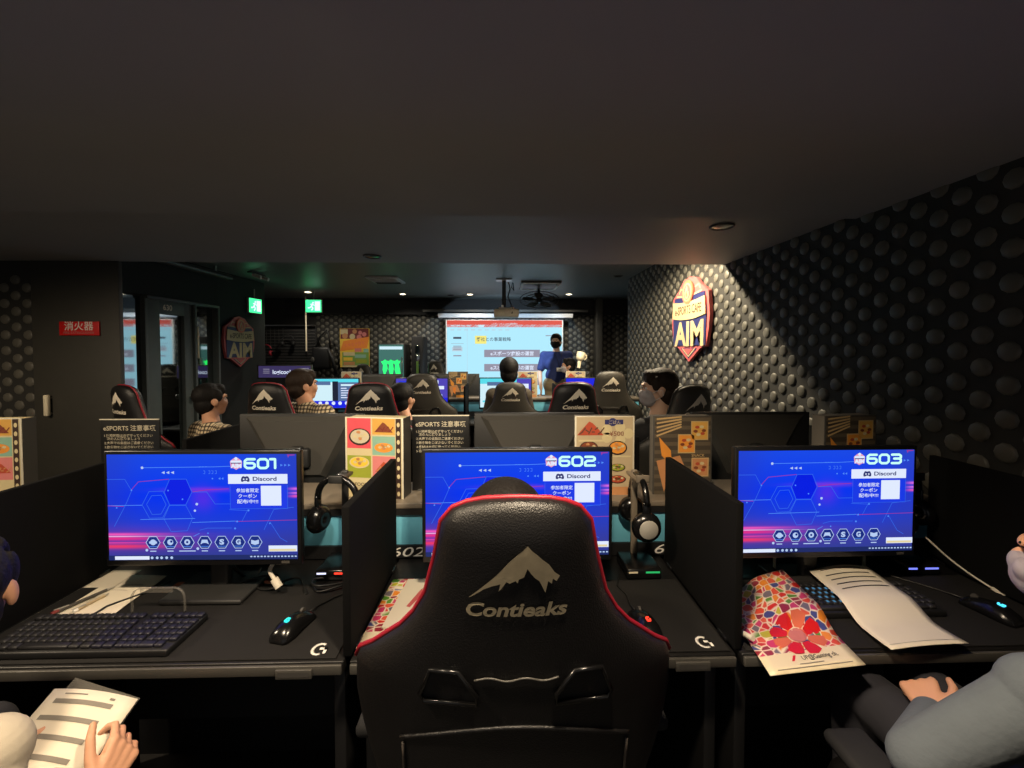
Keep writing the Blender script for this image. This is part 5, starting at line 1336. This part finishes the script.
# child at the right edge
seated('person in a grey sweatshirt and pale face mask at the right edge', 1.035, .74, .1, (1.075, .735, 1.07), .5, -.1, .82, M['skin'], M['hair'], M['shirt_grey'], M['trousers'], mask=M['mask_lilac'], vox=.0042, sh_c=(1.03, .67, .895),
       arms=[((.755, .72, .73), (.93, .86, .69)), ((1.25, .70, .66), (1.10, .86, .66))],
       hands=[((.45, .85, .12), (-.4, -.1, .8), 1, (.95, 1.0, 1.05, 1.1), (.7, .6)), None])
# second row
seated('person seen from behind with a dark jacket right of the chair behind the bright menu', -.80, 2.95, .0, (-.685, 2.93, 1.13), -.35, -.15, .92, M['skin'], M['hair'], M['shirt_black'], M['trousers'], sh_c=(-.635, 2.84, .925), vox=.009)
seated('person in black with a white face mask turned to the left', .90, 2.68, .72, (.945, 2.50, 1.235), 1.35, -.05, 1.0, M['skin_pale'], M['hair_brown'], M['shirt_black'], M['trousers'], mask=M['mask_white'], vox=.008, sh_c=(.955, 2.52, 1.005),
       arms=[((.83, 2.50, .745), (.66, 2.66, .70)), ((1.05, 2.75, .76), (.85, 2.95, .74))], short=True)
seated('person in a patterned shirt facing right before the far split screen', -1.40, 2.92, -.4, (-1.365, 2.93, 1.225), -.75, -.1, .92, M['skin'], M['hair_brown'], M['plaid'], M['trousers'], vox=.009, sh_c=(-1.31, 2.88, 1.045),
       arms=[((-1.45, 3.1, .80), (-1.25, 3.25, .78)), ((-1.12, 2.80, .90), (-1.06, 3.02, .84))])
seated('person in a patterned shirt between the left eSPORTS notice and a turned away monitor', -1.93, 2.78, -.5, (-1.90, 2.80, 1.14), -.6, -.1, .9, M['skin'], M['hair'], M['plaid'], M['trousers'], vox=.009, sh_c=(-1.86, 2.74, .94),
       arms=[((-1.95, 3.0, .80), (-1.75, 3.1, .80)), ((-1.68, 2.68, .84), (-1.58, 2.88, .98))])
# far people
seated('person seen from behind over the middle far chair', .085, 4.05, 0, (.075, 3.98, 1.265), 0, -.05, .98, M['skin'], M['hair'], M['shirt_olive'], M['trousers'], vox=.012, hs=1.15)
seated('dark haired person with a pale mask seated right of the presenter', .98, 5.95, 1.3, (.955, 5.95, 1.24), 1.5, -.1, .92, M['skin'], M['hair'], M['shirt_black'], M['trousers'], mask=M['mask_white'], vox=.012)
px, py = .865, 6.55
person('standing presenter in a navy shirt and black face mask beside the projection', (px, py, 0), (px - .01, py - .04, 1.60), PI - .35, -.15, 1.02, M['skin_pale'], M['hair'], M['shirt_blue'], M['khaki'],
       [(px + .19, py, 1.385), (px - .19, py, 1.385)], [((px + .25, py + .02, 1.11), (px + .24, py - .06, .87)), ((px - .26, py - .02, 1.12), (px - .25, py - .12, .88))],
       [(px + .09, py, .93), (px - .09, py, .93)], [(px + .10, py - .01, .50), (px - .10, py - .01, .50)], [(px + .11, py + .02, .09), (px - .11, py + .02, .09)], mask=M['mask_black'], vox=.012, short=True)
pr = [o for o in bpy.data.objects if o.type == 'EMPTY' and o.get('label', '').startswith('standing presenter')][0]
b = MB(); b.box((.03, -.155, 1.17), (.09, .006, .06), M['white'], bev=.002); b.tube([(.03, -.15, 1.2), (.0, -.155, 1.32), (-.05, -.10, 1.43)], .003, M['mask_black']); b.tube([(.03, -.15, 1.2), (.06, -.155, 1.32), (.07, -.1, 1.43)], .003, M['mask_black'])
o = b.obj('name_badge', pr); o['label'] = 'white name badge on a dark strap'

# ------------------------------------------------------------------ what they hold, and the pale device
t = thing('printed_sheet', 'white sheet with grey bars held in two hands', 'paper')
TL, TR, BL, BR = Vector((-1.0, .945, .712)), Vector((-.812, .938, .690)), Vector((-1.03, .70, .575)), Vector((-.842, .69, .553))
def fs(u, v): return (BL * (1 - u) + BR * u) * (1 - v) + (TL * (1 - u) + TR * u) * v + Vector((0, 0, .008 * math.sin(PI * u)))
b = MB(); b.grid(fs, 8, 8, M['paper'], True); o = b.obj('sheet', t, recalc=False); md = o.modifiers.new('thickness', 'SOLIDIFY'); md.thickness = .0006; md.offset = -1
b = MB()
nrm = (TR - TL).cross(BL - TL).normalized(); nrm = nrm if nrm.z > 0 else -nrm
for v, u0, u1, hh in ((.905, .12, .80, .03), (.80, .10, .78, .03), (.69, .10, .78, .03), (.58, .10, .78, .03), (.47, .10, .78, .03), (.965, .18, .45, .008), (.955, .72, .78, .014)):
    vs = []
    for i in range(7):
        u = u0 + (u1 - u0) * i / 6; vs += [Vector(fs(u, v)) + nrm * .001, Vector(fs(u, v + hh)) + nrm * .001]
    b.add(vs, [[2 * i, 2 * i + 2, 2 * i + 3, 2 * i + 1] for i in range(6)], M['paper_grey'])
b.obj('printed_bars', t)
t = thing('clear_folder', 'clear plastic folder behind the held printed sheet', 'folder')
b = MB(); d = Vector((0, .004, -.006)); b.add([TL + d + Vector((.012, .03, .004)), TR + d + Vector((-.004, .006, 0)), BR + d, BL + d], [[0, 1, 2, 3]], M['clear']); o = b.obj('plastic_sheet', t); md = o.modifiers.new('thickness', 'SOLIDIFY'); md.thickness = .0008
t = thing('cup_shaped_device', 'small white cup shaped device tilted on a stem above the blue screen', 'device', (.915, 4.93, Zs), .5)
b = MB(); b.cyl((0, 0, 0), (0, 0, .012), .05, M['black']); b.cyl((0, 0, 0), (0, 0, .34), .008, M['black']); b.obj('pole', t)
b = MB(); b.cyl((0, 0, .335), (.015, 0, .42), .018, M['cream'], .024); b.box((.02, 0, .335), (.12, .03, .015), M['black']); b.obj('stem', t)
b = MB(); R = Matrix.Translation((.028, 0, .475)) @ Matrix.Rotation(.3, 4, 'Y') @ Matrix.Scale(.8, 4); b.lathe([(0, -.065), (.045, -.06), (.06, -.02), (.065, .06), (.055, .062), (.05, 0), (0, -.03)], M['cream'], M=R); b.obj('cup', t)
b = MB(); b.tube([R @ Vector(p) for p in ((.06, 0, .045), (.1, 0, .045), (.115, 0, .01), (.09, 0, -.025), (.058, 0, -.02))], .011, M['cream']); b.obj('handle', t)
# ------------------------------------------------------------------ light and camera
def light(kind, name, loc, energy, col=(1, 1, 1), size=.05, target=None, spot=None, blend=.3):
    d = bpy.data.lights.new(name, kind); d.energy = energy; d.color = col
    if kind in ('POINT', 'SPOT'): d.shadow_soft_size = size
    if kind == 'AREA': d.size = size
    if spot: d.spot_size = spot; d.spot_blend = blend
    o = bpy.data.objects.new(name, d); COL.objects.link(o); o.location = loc
    if target is not None:
        o.rotation_euler = (Vector(target) - Vector(loc)).to_track_quat('-Z', 'Y').to_euler()
    return o
WARM = (1, .80, .56)
light('SPOT', 'wall_downlight', (1.0, 3.36, 2.365), 190, (1, .84, .58), .025, (1.1, 3.4, 0), math.radians(165), .4)
for i, (x, y, e) in enumerate(((-1.608, 6.95, 40), (-.51, 6.95, 30), (1.117, 6.9, 30), (-3.05, 6.75, 30))):
    light('SPOT', 'far_downlight', (x, y, 2.365), e, (1, .9, .74), .04, (x, y, 0), math.radians(150), .6)
light('SPOT', 'unseen_downlight', (-.85, .45, 2.06), 85, WARM, .05, (-.85, .95, 0), math.radians(135), .5)
light('SPOT', 'unseen_downlight', (.12, .45, 2.06), 105, WARM, .05, (.16, 1.0, 0), math.radians(118), .6)
light('SPOT', 'unseen_row_spot', (.4, 4.4, 2.36), 80, (1, .9, .75), .05, (.2, 4.1, 0), math.radians(150), .8)
light('SPOT', 'unseen_row_spot', (-1.6, 4.4, 2.36), 65, (1, .9, .75), .05, (-1.6, 4.1, 0), math.radians(150), .8)
light('SPOT', 'projector_beam', (.13, 5.68, 1.95), 110, (.62, .82, 1), .02, (.05, 7.4, 1.32), math.radians(80), .05)
light('SPOT', 'unseen_downlight', (-2.7, .9, 2.06), 110, WARM, .05, (-2.6, 1.5, 0), math.radians(150), .5)  # added spot out of view, brightens the left door, partition and menus
light('SPOT', 'unseen_row_spot', (-.35, .6, 2.03), 44, (1, .88, .70), .05, (-.3, 2.7, .75), math.radians(72), .7)  # added spot without a fitting, aimed forward to brighten menus and second row chairs
w = bpy.data.worlds.new('World'); SC.world = w; w.use_nodes = True
bg = w.node_tree.nodes['Background']; bg.inputs[0].default_value = (1, 1, 1, 1); bg.inputs[1].default_value = .19

cam = bpy.data.cameras.new('camera'); co = bpy.data.objects.new('camera', cam); COL.objects.link(co)
cam.sensor_width = 36; cam.lens = 420 / 1024 * 36; cam.shift_y = -.021; cam.clip_start = .02
co.location = (0, 0, 1.47); co.rotation_euler = (math.radians(90 - 1.7), 0, math.radians(-1.5))
SC.camera = co
SC.view_settings.view_transform = 'Standard'; SC.view_settings.look = 'None'; SC.view_settings.exposure = 0; SC.view_settings.gamma = 1; SC.view_settings.use_curve_mapping = False
